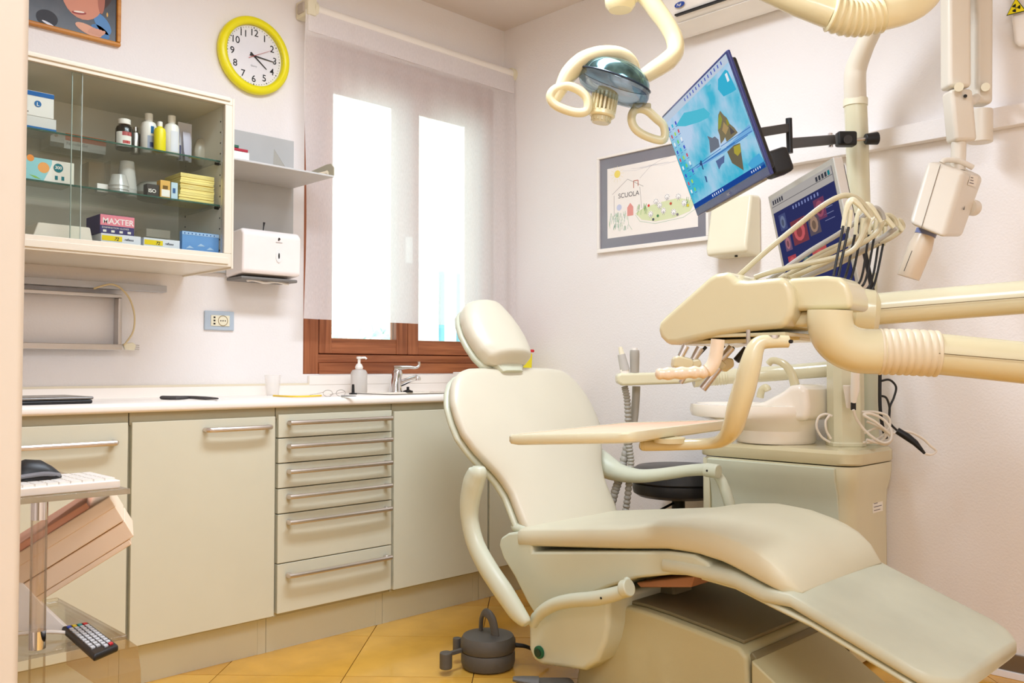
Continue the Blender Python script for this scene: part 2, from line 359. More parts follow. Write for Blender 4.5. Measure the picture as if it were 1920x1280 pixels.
# ================================================================== base cabinets and worktop
FY = 2.70                                                         # door front plane
def handle(parent, x0, x1, z, y=FY):
    mm = M(); P = [V(x0, y, z), V(x0+0.004, y-0.016, z), V(x0+0.020, y-0.03, z), V(x1-0.020, y-0.03, z), V(x1-0.004, y-0.016, z), V(x1, y, z)]
    mm.tube(smooth_path(P, 4), 0.0082, ALU, 10, up=(0, 0, 1)); return mm.build('handle', parent)
XS = [0.565, 1.065, 1.557, 2.047, 2.545, 3.095]
labs = ['sage laminate base cabinet at far left behind the trolley, handle high on its front', 'base cabinet with one tall plain door, left of the drawer stack', 'base cabinet of six drawers with long metal handles',
        'base cabinet with plain door under the sink, partly behind the chair back', 'narrow base cabinet in the corner hidden behind the chair']
zt = 0.838
drz = [0.808, 0.733, 0.640, 0.548, 0.455, 0.303, 0.140]
for k in range(5):
    xa, xb = XS[k], XS[k+1]
    c = thing('base_cabinet', labs[k], 'cabinet', ((xa+xb)/2, 2.95, 0))
    bd_ = M().box(xa+0.002, xb-0.002, FY+0.012, FY+0.022, 0.80, zt-0.001, CABG)
    if k in (3, 4): bd_.box(xa+0.002, xa+0.02, FY+0.022, 3.175, 0.128, zt-0.001, CABG).box(xb-0.02, xb-0.002, FY+0.022, 3.175, 0.128, zt-0.001, CABG).box(xa+0.02, xb-0.02, FY+0.022, 3.175, 0.128, 0.15, CABG).box(xa+0.02, xb-0.02, 3.16, 3.175, 0.15, zt-0.001, CABG)
    else: bd_.box(xa+0.002, xb-0.002, FY+0.022, 3.175, 0.128, zt-0.001, CABG)
    bd_.build('body', c)
    M().box(xa+0.001, xb-0.001, 2.765, 2.785, 0.0, 0.128, CABM).build('plinth', c)
    for q in (xa+0.001, xb-0.031): M().box(q, q+0.03, 2.763, 2.765, 0.0, 0.128, CABM).build('plinth_strip', c)
    if k == 2:
        zs = [on(508, v, 1, FY).z for v in (777, 822.5, 870.3, 917.8, 966, 1060, 1154.6)]
        for i in range(6):
            d = M().box(xa+0.006, xb-0.006, FY, FY+0.02, zs[i+1]+0.0018, zs[i]-0.0018, CABM).build('drawer', c, bev=0.0015)
            hz = zs[i]-(0.030, 0.028, 0.028, 0.028, 0.028, 0.040)[i]
            handle(d, xa+0.045, xb-0.035, hz)
    else:
        d = M().box(xa+0.006, xb-0.006, FY, FY+0.02, 0.137, 0.808, CABM).build('door', c, bev=0.0015)
        if k == 1: handle(d, xa+0.235, xb-0.035, 0.775)
        if k == 0: handle(d, xa+0.19, xb-0.05, 0.752)
M().box(XS[4]+0.001, XS[4]+0.001+0.0005, 2.7, 2.7005, .2, .2005, CABG)
# worktop with sink cut-out
sx0, sx1, sy0, sy1 = 2.10, 2.50, 2.78, 3.03
mm = M()
def nose(x0_, x1_, y1_):
    pr = [(2.684, 0.846), (2.686, 0.841), (2.692, 0.838), (y1_, 0.838), (y1_, 0.868), (2.700, 0.868), (2.690, 0.864), (2.685, 0.857)]
    mm.prism([(x0_, p[0], p[1]) for p in pr], (x1_-x0_, 0, 0), COUNTM)
nose(0.55, sx0, 3.178); nose(sx1, 3.098, 3.178); nose(sx0, sx1, sy0); mm.box(sx0, sx1, sy1, 3.178, 0.838, 0.868, COUNTM)
mm.box(0.55, 3.098, 3.160, 3.179, 0.868, 0.903, COUNTM)
mm.box(0.55, 3.098, 3.165, 3.179, 0.9031, 0.911, mat('worktop_seal', (226, 214, 190), 0.5))
tag(mm.build('worktop', lim=50), 'long white worktop with rounded front edge running under the window', 'worktop')
sk = M(); o_ = [(sx0, sy0), (sx1, sy0), (sx1, sy1), (sx0, sy1)]
rings = []
for ins, z in ((0, 0.8405), (-0.012, 0.871), (0.012, 0.870), (0.02, 0.80), (0.04, 0.74), (0.19, 0.735)):
    rings.append([(x+(ins if x == sx0 else -ins), y+(ins*0.6 if y == sy0 else -ins*0.6), z) for x, y in o_])
sk.loft(rings[1:], CERAM, cap=False); 
ob = sk.build('sink', bev=0.006); tag(ob, 'white sink set into the worktop in front of the chrome tap', 'sink')

# ------------------------------------------------------------------ things on the worktop
ZC = 0.868
# tap
tp = D(740, 735, 3.86); tp.z = ZC; tp.y = 3.095; tp.x = on(738, 735, 1, 3.095).x
t = thing('mixer_tap', 'chrome mixer tap with long elbow lever by the sink', 'tap', tp)
K = 3.8/1660
def tpt(px, py, dy=0): return V(tp.x+(px-738)*K*0.98, tp.y-0.02+dy, ZC+(735-py)*K*0.95)
M().tube(smooth_path([tpt(736, 735), tpt(736, 722), tpt(738, 708), tpt(740, 697), tpt(741, 690)], 4), [0.031, 0.026, 0.022, 0.024, 0.018], CHROME, 18).build('body', t)
M().tube(smooth_path([tpt(736, 722), tpt(746, 716, -0.02), tpt(757, 709, -0.05), tpt(764, 706, -0.07), tpt(765, 711, -0.072)], 4), [0.016, 0.014, 0.012, 0.012, 0.013], CHROME, 14).build('spout', t)
M().tube(smooth_path([tpt(731, 687), tpt(742, 686, -0.01), tpt(757, 685, -0.03), tpt(768, 686, -0.045), tpt(775, 682, -0.05), tpt(775, 674, -0.05)], 4), [0.012, 0.011, 0.007, 0.006, 0.006, 0.006], CHROME, 12).build('lever', t)
tp2 = M().lathe([(0.0, 0), (0.022, 0), (0.022, 0.006), (0.006, 0.012), (0.006, 0.024), (0.0, 0.024)], tpt(752, 735, -0.04), BLACK).build('sink_plug'); tag(tp2, 'small black sink plug beside the tap', 'plug')
# soap bottle
sp = V(on(673, 735, 1, 3.06).x, 3.06, ZC)
t = thing('soap_dispenser', 'frosted pump bottle of soap beside the tap', 'bottle', sp)
M().lathe([(0.0, 0), (0.032, 0.0), (0.034, 0.004), (0.034, 0.085), (0.028, 0.096), (0.014, 0.100), (0.0, 0.10)], sp, FROST).build('bottle_body', t)
M().lathe([(0.0, 0.1), (0.015, 0.1), (0.017, 0.108), (0.012, 0.12), (0.006, 0.124), (0.006, 0.142), (0.011, 0.143), (0.011, 0.152), (0, 0.153)], sp, WHITEP, n=16).build('pump', t)
M().tube([sp+V(0, 0, 0.147), sp+V(0.018, -0.018, 0.148), sp+V(0.022, -0.022, 0.142)], 0.0045, WHITEP, 8).build('spout', t)
# small black stand
bs = on(662, 737, 1, 2.95); bs.z = ZC
o = M().lathe([(0, 0), (0.016, 0), (0.016, 0.004), (0.006, 0.007), (0.005, 0.04), (0, 0.04)], bs, BLACK, n=16).build('bottle_stopper'); tag(o, 'small black upright stopper in front of the soap bottle', 'stopper')
# plastic cup
cp = on(511, 741, 1, 3.06); cp.z = ZC
o = M().lathe([(0.022, 0), (0.024, 0.0), (0.031, 0.078), (0.030, 0.078), (0.023, 0.003), (0, 0.003)], cp, mat('cup_plastic', (246, 240, 234), 0.2, alpha=0.3), n=24).build('plastic_cup'); tag(o, 'clear disposable cup standing alone on the worktop', 'cup')
# yellow cord / wipe
yc = [on(x, y, 2, ZC+0.003) for x, y in ((513, 741.5), (540, 743), (570, 743), (602, 741.5))]
o = M().tube(smooth_path(yc, 6), 0.0035, mat('yellow_strap', (236, 200, 60), 0.5), 8).build('yellow_strap'); tag(o, 'thin yellow strap lying near the worktop edge', 'strap')
# glasses
g0 = on(628, 741, 2, ZC+0.004)
t = thing('eyeglasses', 'folded wire rimmed glasses lying near the sink', 'glasses', (g0.x, g0.y, ZC))
for s in (-1, 1):
    ctr = g0+V(s*0.028, 0, 0.008); M().tube([ctr+V(0.02*math.cos(a*0.4189), 0.004, 0.012*math.sin(a*0.4189)) for a in range(15)], 0.0011, STEEL, 6, closed=True).build('rim', t)
    M().tube([ctr+V(s*0.02, 0.004, 0.004), ctr+V(s*0.016, 0.10, -0.008)], 0.001, STEEL, 6).build('temple', t)
o = M().tube(smooth_path([on(x, 742, 2, ZC+0.004) for x in (640, 655, 668)], 4), [0.008, 0.006, 0.003], mat('grey_case', (140, 138, 136), 0.4), 8, ell=0.4).build('pen'); tag(o, 'small grey pen lying beside the glasses', 'pen')
# dark glove / wrapped tool
gl = [on(x, y, 2, ZC+0.006) for x, y in ((304, 745), (330, 746), (355, 744.5), (385, 746), (408, 747))]
o = M().tube(smooth_path(gl, 6), [0.009, 0.011, 0.007, 0.008, 0.004], mat('charcoal_foam', (78, 74, 74), 0.9, bump=1, bscale=90, var=0.2), 8, ell=0.7).build('grooming_tool'); tag(o, 'dark grey knobbly tool lying on the worktop above the tall door', 'tool')
# laptop
lp = V(0.78, 2.80, ZC)
t = thing('laptop', 'closed black laptop at the left end of the worktop', 'laptop', lp)
re = on(103, 745, 2, ZC+0.01).x
M().box(re-0.34, re, 2.71, 2.95, ZC, ZC+0.012, BLACK).build('laptop_base', t, bev=0.005)
M().box(re-0.34, re+0.002, 2.708, 2.952, ZC+0.0125, ZC+0.021, mat('laptop_lid', (120, 116, 112), 0.25, 0.4)).build('laptop_lid', t, bev=0.004)
# white box + sharps bin in the corner
bx = on(880, 700, 1, 3.08)
o = M().box(on(862, 700, 1, 3.05).x, on(862, 700, 1, 3.05).x+0.22, 3.0, 3.10, ZC, 0.955, WHITEP).build('white_box', bev=0.004); tag(o, 'white box on the worktop behind the chair back', 'box')
yb = on(975, 660, 1, 3.0)
YEL = mat('yellow_plastic', (240, 222, 30), 0.35)
t = thing('sharps_bin', 'yellow sharps container with red lid behind the headrest', 'container', (2.97, 2.93, ZC))
sbx = on(991, 660, 0, 2.97)
M().loft([[(2.87-i, 2.87-i, z), (2.98+i, 2.87-i, z), (2.98+i, 2.99+i, z), (2.87-i, 2.99+i, z)] for i, z in ((0, ZC), (0.006, 1.045))], YEL).build('bin_body', t, bev=0.012, seg=3)
M().box(2.86, 2.99, 2.86, 3.0, 1.046, 1.060, mat('red_plastic', (215, 40, 50), 0.35)).build('lid', t, bev=0.005)
pb = M(); pb.text('BIO', V(2.88, 2.862, 0.955), XX_, ZZ_, 0.03, flat((30, 30, 30))); pb.disc(V(2.955, 2.862, 0.93), 0.014, flat((240, 240, 240))); pb.build('bin_print', t, smooth=False)

# ================================================================== wall cabinet with contents
CX0, CX1, CYF, CYB, CZ0, CZ1 = 0.52, 1.436, 2.80, 3.178, 1.315, 1.885
t = thing('wall_cabinet', 'cream steel wall cabinet with sliding glass doors and shelves', 'cabinet', ((CX0+CX1)/2, 3.0, CZ0))
e = 0.016
M().box(CX0, CX1, CYB-0.004, CYB, CZ0, CZ1, INNERP).build('back_panel', t)
M().box(CX0, CX1, CYF+0.012, CYB-0.004, CZ1-e, CZ1, INNERP).box(CX0, CX1, CYF+0.012, CYB, CZ1, CZ1+0.006, STEELP).build('top_panel', t)
M().box(CX0, CX1, CYF+0.012, CYB-0.004, CZ0, CZ0+0.03, STEELP).build('bottom_panel', t)
for x in (CX0, CX1-0.018):
    s_ = M().box(x, x+0.018, CYF+0.012, CYB-0.004, CZ0+0.03, CZ1-e, INNERP).build('side_panel', t)
    if x > 1:
        hm = M()
        for i in range(13):
            for y in (CYF+0.05, CYB-0.06): hm.tube([V(x-0.0008, y, CZ0+0.06+i*0.037), V(x+0.001, y, CZ0+0.06+i*0.037)], 0.003, BLACK, 8)
        hm.build('peg_holes', s_)['kind'] = 'stuff'
M().box(CX1, CX1+0.008, CYF, CYB, CZ0-0.006, CZ1+0.008, STEELP).build('outer_side', t, bev=0.002)
fr = M().box(CX0, CX1-0.0, CYF, CYF+0.012, CZ1-0.018, CZ1+0.006, STEELP).box(CX0, CX1, CYF, CYF+0.012, CZ0, CZ0+0.045, STEELP).box(CX1-0.026, CX1, CYF, CYF+0.012, CZ0+0.045, CZ1-0.018, STEELP)
fr.build('face_frame', t, bev=0.002)
M().box(CX0, CX1-0.01, CYF-0.006, CYF, CZ1-0.006, CZ1+0.008, STEELP).build('top_rail', t, bev=0.002)
M().box(CX0, CX1-0.012, CYF-0.005, CYF, CZ0+0.008, CZ0+0.030, STEELP).build('bottom_rail', t, bev=0.002)
xg = on(147, 300, 1, CYF).x
M().box(CX0, xg+0.012, CYF+0.014, CYF+0.018, CZ0+0.045, CZ1-0.018, GLASSG).build('glass_door', t, smooth=False)
DE = mat('ground_glass_edge', (176, 190, 182), 0.2)
M().box(xg+0.0122, xg+0.0142, CYF+0.0135, CYF+0.0185, CZ0+0.045, CZ1-0.018, DE).build('glass_edge', t)
M().box(xg-0.0145, xg-0.0125, CYF+0.0195, CYF+0.0245, CZ0+0.045, CZ1-0.018, DE).build('glass_edge', t)
M().box(xg-0.012, CX1-0.026, CYF+0.020, CYF+0.024, CZ0+0.045, CZ1-0.018, GLASSG).build('glass_door', t, smooth=False)
ZS = [CZ0+0.031, on(410, 384, 1, CYF+0.05).z, on(405, 300, 1, CYF+0.05).z]
for z in ZS[1:]:
    s_ = M().box(CX0+0.005, CX1-0.02, CYF+0.05, CYB-0.03, z-0.006, z, GLASSG).build('glass_shelf', t, smooth=False)
    M().box(CX0+0.005, CX1-0.02, CYF+0.046, CYF+0.0495, z-0.0055, z-0.0005, GEDGE).build('shelf_edge', s_)
    M().tube([V(CX1-0.018, CYF+0.06, z-0.010), V(CX1-0.032, CYF+0.06, z-0.010)], 0.005, BLACK, 10).build('shelf_pin', s_)
for x in (0.62, 0.86, 0.99, 1.15): M().box(x, x+0.006, CYF+0.03, CYF+0.033, CZ0-0.002, CZ0, BLACK)
YF = CYF+0.06
def cx(px, y=None): return on(px, 400, 1, y or YF).x
def carton(px0, px1, pyt, pyb, shelf, depth, c, label, y=YF, face=None, cat='box', bev=0.0015, name='carton', skew=0, top=None, group=None):
    x0_, x1_ = cx(px0, y), cx(px1, y); z0_ = shelf if isinstance(shelf, float) else ZS[shelf]
    hgt = on((px0+px1)/2, pyb, 1, y).z-0; h_ = on((px0+px1)/2, pyt, 1, y).z
    z0_ = z0_+0.0005; hh = max(h_-z0_, 0.01)
    th_ = thing(name, label, cat, ((x0_+x1_)/2, y+depth/2, z0_), group)
    M().box(x0_, x1_, y, y+depth, z0_, z0_+hh, c).build('box_body', th_, bev=bev)
    if face:
        f_ = M(); face(f_, x0_, z0_, x1_-x0_, hh, y-0.0008); f_.build('printed_face', th_, smooth=False)
    return th_, x0_, x1_, z0_, z0_+hh
def quad(f_, x, z, w_, h_, y, m, dx=0): f_.poly([(x, y, z), (x+w_, y, z), (x+w_+dx, y, z+h_), (x+dx, y, z+h_)], m)
XX, ZZ = (1, 0, 0), (0, 0, 1)
BLU, TEAL, WH = flat((40, 110, 170)), flat((30, 120, 130)), flat((240, 236, 228))
def f_en(f_, x, z, w_, h_, y):
    quad(f_, x, z+h_*0.80, w_, h_*0.18, y, flat((20, 96, 168))); f_.disc(V(x+w_-0.045, y-0.0002, z+h_*0.5), h_*0.13, BLU, 20)
    f_.text('EN', V(x+w_-0.115, y-0.0003, z+h_*0.42), XX, ZZ, h_*0.26, BLU, bold=0.01); f_.text('L', V(x+w_-0.0485, y-0.0006, z+h_*0.42), XX, ZZ, h_*0.2, WH, bold=0.02)
    quad(f_, x+w_-0.12, z+h_*0.12, 0.05, 0.003, y, flat((120, 110, 100)))
z2 = ZS[2]
_, a0, a1, _, top1 = carton(-10, 103, 214, 248, 2, 0.12, mat('carton_grey_white', (214, 212, 208), 0.6), 'pale grey carton under the blue topped glove box on the top shelf', face=lambda f_, x, z, w_, h_, y: (quad(f_, x, z, w_, h_*0.2, y, BLU), quad(f_, x+w_-0.1, z+0.01, 0.012, h_*0.8, y, flat((150, 160, 175)), -0.03)))
carton(-10, 98, 166, 214, top1, 0.12, mat('carton_white', (232, 228, 222), 0.6), 'white glove box with blue top edge, upper of the two at the top left', face=f_en)
def f_gel(f_, x, z, w_, h_, y):
    quad(f_, x+w_*0.26, z+h_*0.55, w_*0.74, h_*0.45, y, flat((236, 110, 40))); f_.text('Fabrode Gel', V(x+w_*0.28, y-0.0002, z+h_*0.28), XX, ZZ, h_*0.26, flat((70, 66, 60)))
    quad(f_, x, z+h_*0.02, w_*0.24, h_*0.3, y, flat((130, 124, 112))); f_.disc(V(x+w_*0.1, y-0.0002, z+h_*0.75), 0.006, flat((196, 160, 130)), 14)
carton(92, 197, 253, 282, 2, 0.09, WHITEP, 'slim white carton with orange band on the top shelf', y=YF+0.185, face=f_gel)
def f_300(f_, x, z, w_, h_, y):
    quad(f_, x, z, w_*0.72, h_, y, flat((150, 208, 214))); f_.poly([(x+w_*0.62, y-0.0002, z), (x+w_*0.72, y-0.0002, z), (x+w_*0.72, y-0.0002, z+h_*0.8), (x+w_*0.68, y-0.0002, z+h_*0.45)], WH)
    f_.disc(V(x+w_*0.80, y-0.0003, z+h_*0.68), h_*0.2, TEAL, 24); f_.text('300', V(x+w_*0.80, y-0.0005, z+h_*0.63), XX, ZZ, h_*0.19, WH, 'CENTER', bold=0.02)
    f_.disc(V(x+w_*0.62, y-0.0002, z+h_*0.6), h_*0.24, flat((240, 170, 100)), 20); f_.disc(V(x+w_*0.46, y-0.0002, z+h_*0.95), h_*0.15, flat((240, 150, 70)), 20)
    for (u, v, a, c) in ((0.30, 0.62, -0.4, (120, 180, 90)), (0.36, 0.3, 0.7, (190, 40, 50)), (0.52, 0.14, -0.3, (140, 190, 90)), (0.2, 0.55, -0.3, (90, 80, 70))):
        c0 = V(x+w_*u, y-0.0003, z+h_*v); dx = V(math.cos(a), 0, math.sin(a))*0.018; dz = V(-dx.z, 0, dx.x)*0.18
        f_.poly([c0-dx, c0-dz, c0+dx, c0+dz], flat(c))
    for u in (0.76, 0.84): quad(f_, x+w_*u, z+h_*0.14, 0.008, 0.012, y-0.0002, TEAL)
carton(-20, 138, 294, 345, 1, 0.11, mat('carton_white2', (236, 230, 220), 0.6), 'carton printed with fruit and vegetables and a round 300 badge on the middle shelf', face=f_300)
# tall things on the top shelf
def bottle(px, pyt, shelf, w_px, body, cap, label, y, shape='round', extra=None, cap_m=None):
    c = V(cx(px, y), y, ZS[shelf]+0.0005); k = (on(px, 400, 1, y)-CO).dot(cf)/CF; r = w_px/2*k; h_ = on(px, pyt, 1, y).z-c.z
    th_ = thing('bottle', label, 'bottle', c)
    M().lathe([(0, 0), (r*0.94, 0), (r, 0.004), (r, h_*0.66), (r*0.85, h_*0.76), (r*0.42, h_*0.82), (r*0.42, h_*0.84), (0, h_*0.84)], c, body).build('bottle_body', th_)
    M().lathe([(0, h_*0.83), (r*cap, h_*0.83), (r*cap, h_), (0, h_)], c, cap_m or WHITEP, n=18).build('cap', th_, bev=0.001)
    if extra: extra(th_, c, r, h_)
    return th_
def lab_wrap(mlist):
    def g(th_, c, r, h_):
        f_ = M(); a0, a1 = R(195), R(345)
        for (z0_, z1_, m_, A0, A1) in mlist:
            aa = [R(A0)+(R(A1)-R(A0))*i/14 for i in range(15)]
            f_.add([c+V(math.cos(a)*(r+0.0006), math.sin(a)*(r+0.0006), h_*z) for a in aa for z in (z0_, z1_)], [(2*i, 2*i+2, 2*i+3, 2*i+1) for i in range(14)], m_)
        f_.build('label_print', th_)
    return g
bottle(231, 224, 2, 31, mat('dark_bottle', (44, 40, 36), 0.2), 0.72, 'dark bottle with white cap and red printed label on the top shelf', YF+0.07, extra=lab_wrap([(0.06, 0.55, WH, 190, 300), (0.42, 0.55, flat((170, 30, 40)), 235, 300), (0.16, 0.26, flat((190, 60, 60)), 240, 290)]))
bottle(252, 238, 2, 20, STEEL, 0.5, 'slim metal can with silver cap beside the dark bottle', YF+0.10, cap_m=STEEL)
bottle(277, 213, 2, 29, WHITEP, 0.5, 'white bottle with blue lettering block, left of the yellow bottle', YF+0.07, extra=lab_wrap([(0.48, 0.66, BLU, 262, 284), (0.10, 0.42, flat((180, 190, 215)), 240, 300), (0.14, 0.26, flat((30, 50, 120)), 255, 290)]))
bottle(298, 228, 2, 22, YEL, 0.42, 'small yellow bottle between two white bottles', YF+0.02)
bottle(320, 217, 2, 28, WHITEP, 0.5, 'white bottle with blue stripe, right of the yellow bottle', YF+0.06, extra=lab_wrap([(0.35, 0.7, flat((60, 90, 160)), 318, 326), (0.1, 0.6, flat((226, 224, 232)), 240, 300)]))
tb = V(cx(345, YF+0.08), YF+0.08, ZS[2]+0.0005)
t_ = thing('tube_in_bag', 'clear pouch holding a grey and purple tube behind the bottles', 'pouch', tb)
M().box(tb.x-0.02, tb.x+0.03, tb.y+0.01, tb.y+0.014, tb.z, tb.z+0.135, mat('pouch_film', (205, 200, 205), 0.2)).build('pouch', t_, bev=0.002)
M().loft([[(tb.x-w_+0.006, tb.y-d_, tb.z+z), (tb.x+w_+0.006, tb.y-d_, tb.z+z), (tb.x+w_+0.006, tb.y+d_, tb.z+z), (tb.x-w_+0.006, tb.y+d_, tb.z+z)] for w_, d_, z in ((0.008, 0.008, 0), (0.009, 0.008, 0.02), (0.012, 0.008, 0.03), (0.014, 0.001, 0.1))], mat('tube_lilac', (190, 184, 200), 0.3)).build('tube_body', t_, bev=0.002)
M().box(tb.x-0.03, tb.x-0.016, tb.y-0.01, tb.y+0.002, tb.z, tb.z+0.05, mat('navy_label', (60, 62, 100), 0.4)).build('small_bottle', t_, bev=0.003)
cb = V(cx(378, YF+0.13), YF+0.13, ZS[2]+0.0005)
o = M().loft([[cb+V(math.cos(a)*r*(1+0.15*math.sin(3*a+z*40)), math.sin(a)*r*0.6, z) for a in [i*0.5236 for i in range(12)]] for r, z in ((0.02, 0), (0.036, 0.02), (0.04, 0.05), (0.03, 0.085), (0.012, 0.105))], mat('crumpled_plastic', (196, 186, 168), 0.25)).build('crumpled_bag', sub=1)
tag(o, 'crumpled translucent bag at the right end of the top shelf', 'bag')
yb_ = V(cx(365, YF+0.02), YF+0.02, ZS[2]+0.0005)
o = M().box(yb_.x-0.02, yb_.x+0.02, yb_.y, yb_.y+0.012, yb_.z, yb_.z+0.007, YEL).build('yellow_strip', bev=0.002); tag(o, 'small yellow strip lying on the top shelf below the pouch', 'strip')
br = V(cx(340, YF+0.05), YF+0.05, ZS[2]+0.146)
# middle shelf
dp = V(cx(185, YF+0.05), YF+0.05, ZS[1]+0.0005)
t_ = thing('acrylic_dispenser', 'small clear acrylic dispenser box on the middle shelf', 'dispenser', dp)
M().box(dp.x-0.035, dp.x-0.032, dp.y, dp.y+0.06, dp.z, dp.z+0.09, CLEAR).box(dp.x+0.032, dp.x+0.035, dp.y, dp.y+0.06, dp.z, dp.z+0.105, CLEAR).box(dp.x-0.031, dp.x+0.031, dp.y+0.057, dp.y+0.06, dp.z, dp.z+0.105, CLEAR).box(dp.x-0.031, dp.x+0.031, dp.y+0.03, dp.y+0.033, dp.z+0.03, dp.z+0.105, CLEAR).build('acrylic_walls', t_, smooth=False)
M().box(dp.x-0.005, dp.x+0.030, dp.y+0.002, dp.y+0.025, dp.z+0.001, dp.z+0.028, WHITEP).build('swab_block', t_, bev=0.001)
CUPM = mat('stacked_cup_plastic', (226, 222, 214), 0.25, alpha=0.5, coat=0.5)
for k, (px, pt, dy) in enumerate(((237, 300, 0.08), (222, 325, 0.04))):
    c = V(cx(px, YF+dy), YF+dy, ZS[1]+0.0005); h_ = on(px, pt, 1, YF+dy).z-c.z; cp_ = M()
    for q in range(3): cp_.lathe([(0.032, q*0.012), (0.0325, q*0.012), (0.022, h_-0.03+q*0.012), (0, h_-0.03+q*0.012)], c, CUPM, n=20)
    tag(cp_.build('cup_stack'), ('tall stack of upturned clear cups at the back of the middle shelf', 'shorter stack of upturned clear cups in front on the middle shelf')[k], 'cups')
bg = V(cx(300, YF+0.10), YF+0.12, ZS[1]+0.0005)
o = M().loft([[bg+V(math.cos(a)*rx, math.sin(a)*ry, z) for a in [i*0.3927 for i in range(16)]] for rx, ry, z in ((0.08, 0.05, 0), (0.088, 0.06, 0.03), (0.07, 0.05, 0.06), (0.05, 0.04, 0.072))], mat('smoky_bowl', (150, 146, 134), 0.25)).build('upturned_bowl', sub=1); tag(o, 'grey translucent upturned tray behind the small cartons on the middle shelf', 'bowl')
carton(275, 298, 345, 372, 1, 0.03, mat('carton_black', (60, 54, 48), 0.5), 'small dark carton lettered ISO on the middle shelf', face=lambda f_, x, z, w_, h_, y: f_.text('ISO', V(x+0.004, y-0.0003, z+h_*0.3), XX, ZZ, h_*0.42, WH, bold=0.02))
carton(300, 319, 338, 371, 1, 0.03, mat('carton_orange', (224, 176, 90), 0.5), 'small orange carton with white label on the middle shelf', y=YF-0.002, face=lambda f_, x, z, w_, h_, y: (quad(f_, x+0.004, z+0.004, w_-0.006, h_*0.4, y, WH), quad(f_, x+0.008, z+h_*0.5, w_*0.5, h_*0.2, y, flat((120, 90, 40)))))
carton(320.5, 333, 342, 373, 1, 0.03, mat('carton_sky', (190, 214, 226), 0.5), 'small pale blue carton beside the folded yellow towels', y=YF-0.002, face=lambda f_, x, z, w_, h_, y: quad(f_, x+0.005, z+h_*0.35, w_*0.4, h_*0.3, y, flat((60, 100, 150))))
x0_, x1_ = cx(339, YF), cx(402, YF); zt_ = on(370, 327, 1, YF).z; n_ = 22
for i in range(n_):
    z0_ = ZS[1]+0.0006+(zt_-ZS[1])*i/n_; j = random.uniform(-0.003, 0.003)
    o = M().box(x0_+j-(0.004 if i < 5 else 0), x1_+j, YF+0.005+j, YF+0.13, z0_, z0_+(zt_-ZS[1])/n_-0.0006, mat('yellow_towel', (240, 220, 140), 0.8)).build('paper_towel', smooth=False)
    tag(o, 'folded yellow paper towel in the stack at the right of the middle shelf', 'towel', 'stack of folded yellow paper towels')
# bottom of the cabinet
t_ = thing('tissue_box', 'blank cream slanted box at the bottom left inside the cabinet', 'box', (cx(110), YF+0.05, ZS[0]))
za, zb_ = ZS[0]+0.0005, on(100, 418, 1, YF).z
M().loft([[(cx(58)-i*0, YF, za), (cx(178), YF, za), (cx(178), YF+0.12, za), (cx(58), YF+0.12, za)], [(cx(74), YF+0.01, zb_), (cx(172), YF+0.01, zb_), (cx(172), YF+0.12, zb_), (cx(74), YF+0.12, zb_)]], mat('carton_blank', (234, 222, 206), 0.6)).build('box_body', t_, bev=0.004)
def f_72(f_, x, z, w_, h_, y):
    quad(f_, x+w_*0.02, z+h_*0.52, w_*0.5, h_*0.34, y, flat((244, 214, 30))); f_.text('72', V(x+w_*0.32, y-0.0003, z+h_*0.57), XX, ZZ, h_*0.30, flat((20, 24, 60)), shear=0.3, bold=0.02)
    f_.text('reflexx', V(x+w_*0.58, y-0.0003, z+h_*0.62), XX, ZZ, h_*0.22, flat((20, 24, 60)), bold=0.01); f_.disc(V(x+w_*0.1, y-0.0003, z+h_*0.22), 0.006, flat((40, 70, 150)), 10)
    for i, s in enumerate('SML'): f_.text(s, V(x+w_*(0.42+0.16*i), y-0.0003, z+h_*0.16), XX, ZZ, h_*0.14, flat((80, 80, 90)))
BXW = mat('glove_carton_white', (228, 230, 238), 0.5)
y72 = YF-0.012
_, _, _, _, tz = carton(190, 265, 440, 470, 0, 0.11, BXW, 'white glove box marked 72 under the pink topped box', y=y72, face=f_72)
carton(270, 338, 448, 474, 0, 0.11, BXW, 'white glove box marked 72 standing right of the stacked pair', y=y72, face=f_72)
def f_max(f_, x, z, w_, h_, y):
    quad(f_, x, z+h_*0.42, w_, h_*0.56, y, flat((236, 140, 156))); f_.text('MAXTER', V(x+w_*0.06, y-0.0003, z+h_*0.52), XX, ZZ, h_*0.42, flat((250, 236, 236)), bold=0.02)
    f_.text('EXAMINATION GLOVES', V(x+w_*0.05, y-0.0003, z+h_*0.27), XX, ZZ, h_*0.13, WH)
    for i in range(4): quad(f_, x+w_*(0.08+0.24*i), z+h_*0.07, w_*0.1, h_*0.12, y-0.0002, WH)
carton(188, 252, 404, 440, tz, 0.12, mat('glove_carton_navy', (60, 56, 110), 0.5), 'pink and navy glove box lettered MAXTER on top of a white one', y=y72+0.004, face=f_max)
carton(275, 320, 430, 446, on(300, 446, 1, YF+0.16).z, 0.10, STEELP, 'plain cream box at the back of the cabinet floor', y=YF+0.16)
def f_sea(f_, x, z, w_, h_, y):
    quad(f_, x, z+h_*0.86, w_, h_*0.12, y, flat((170, 200, 236)))
    for i in range(9): quad(f_, x+w_*(0.05+0.1*i), z+h_*0.89, w_*0.03, h_*0.05, y-0.0002, flat((40, 80, 160)))
    f_.ell(V(x+w_*0.65, y+0.001, z+h_*0.05), (w_*0.16, 0, 0), (0, 0.002, 0), (0, 0, h_*0.12), flat((150, 120, 90)))
    for u, v in ((0.2, 0.3), (0.5, 0.42), (0.75, 0.3)): f_.poly([(x+w_*(u-0.1), y-0.0002, z+h_*v), (x+w_*(u+0.12), y-0.0002, z+h_*(v+0.02)), (x+w_*u, y-0.0002, z+h_*(v+0.12))], flat((180, 206, 236)))
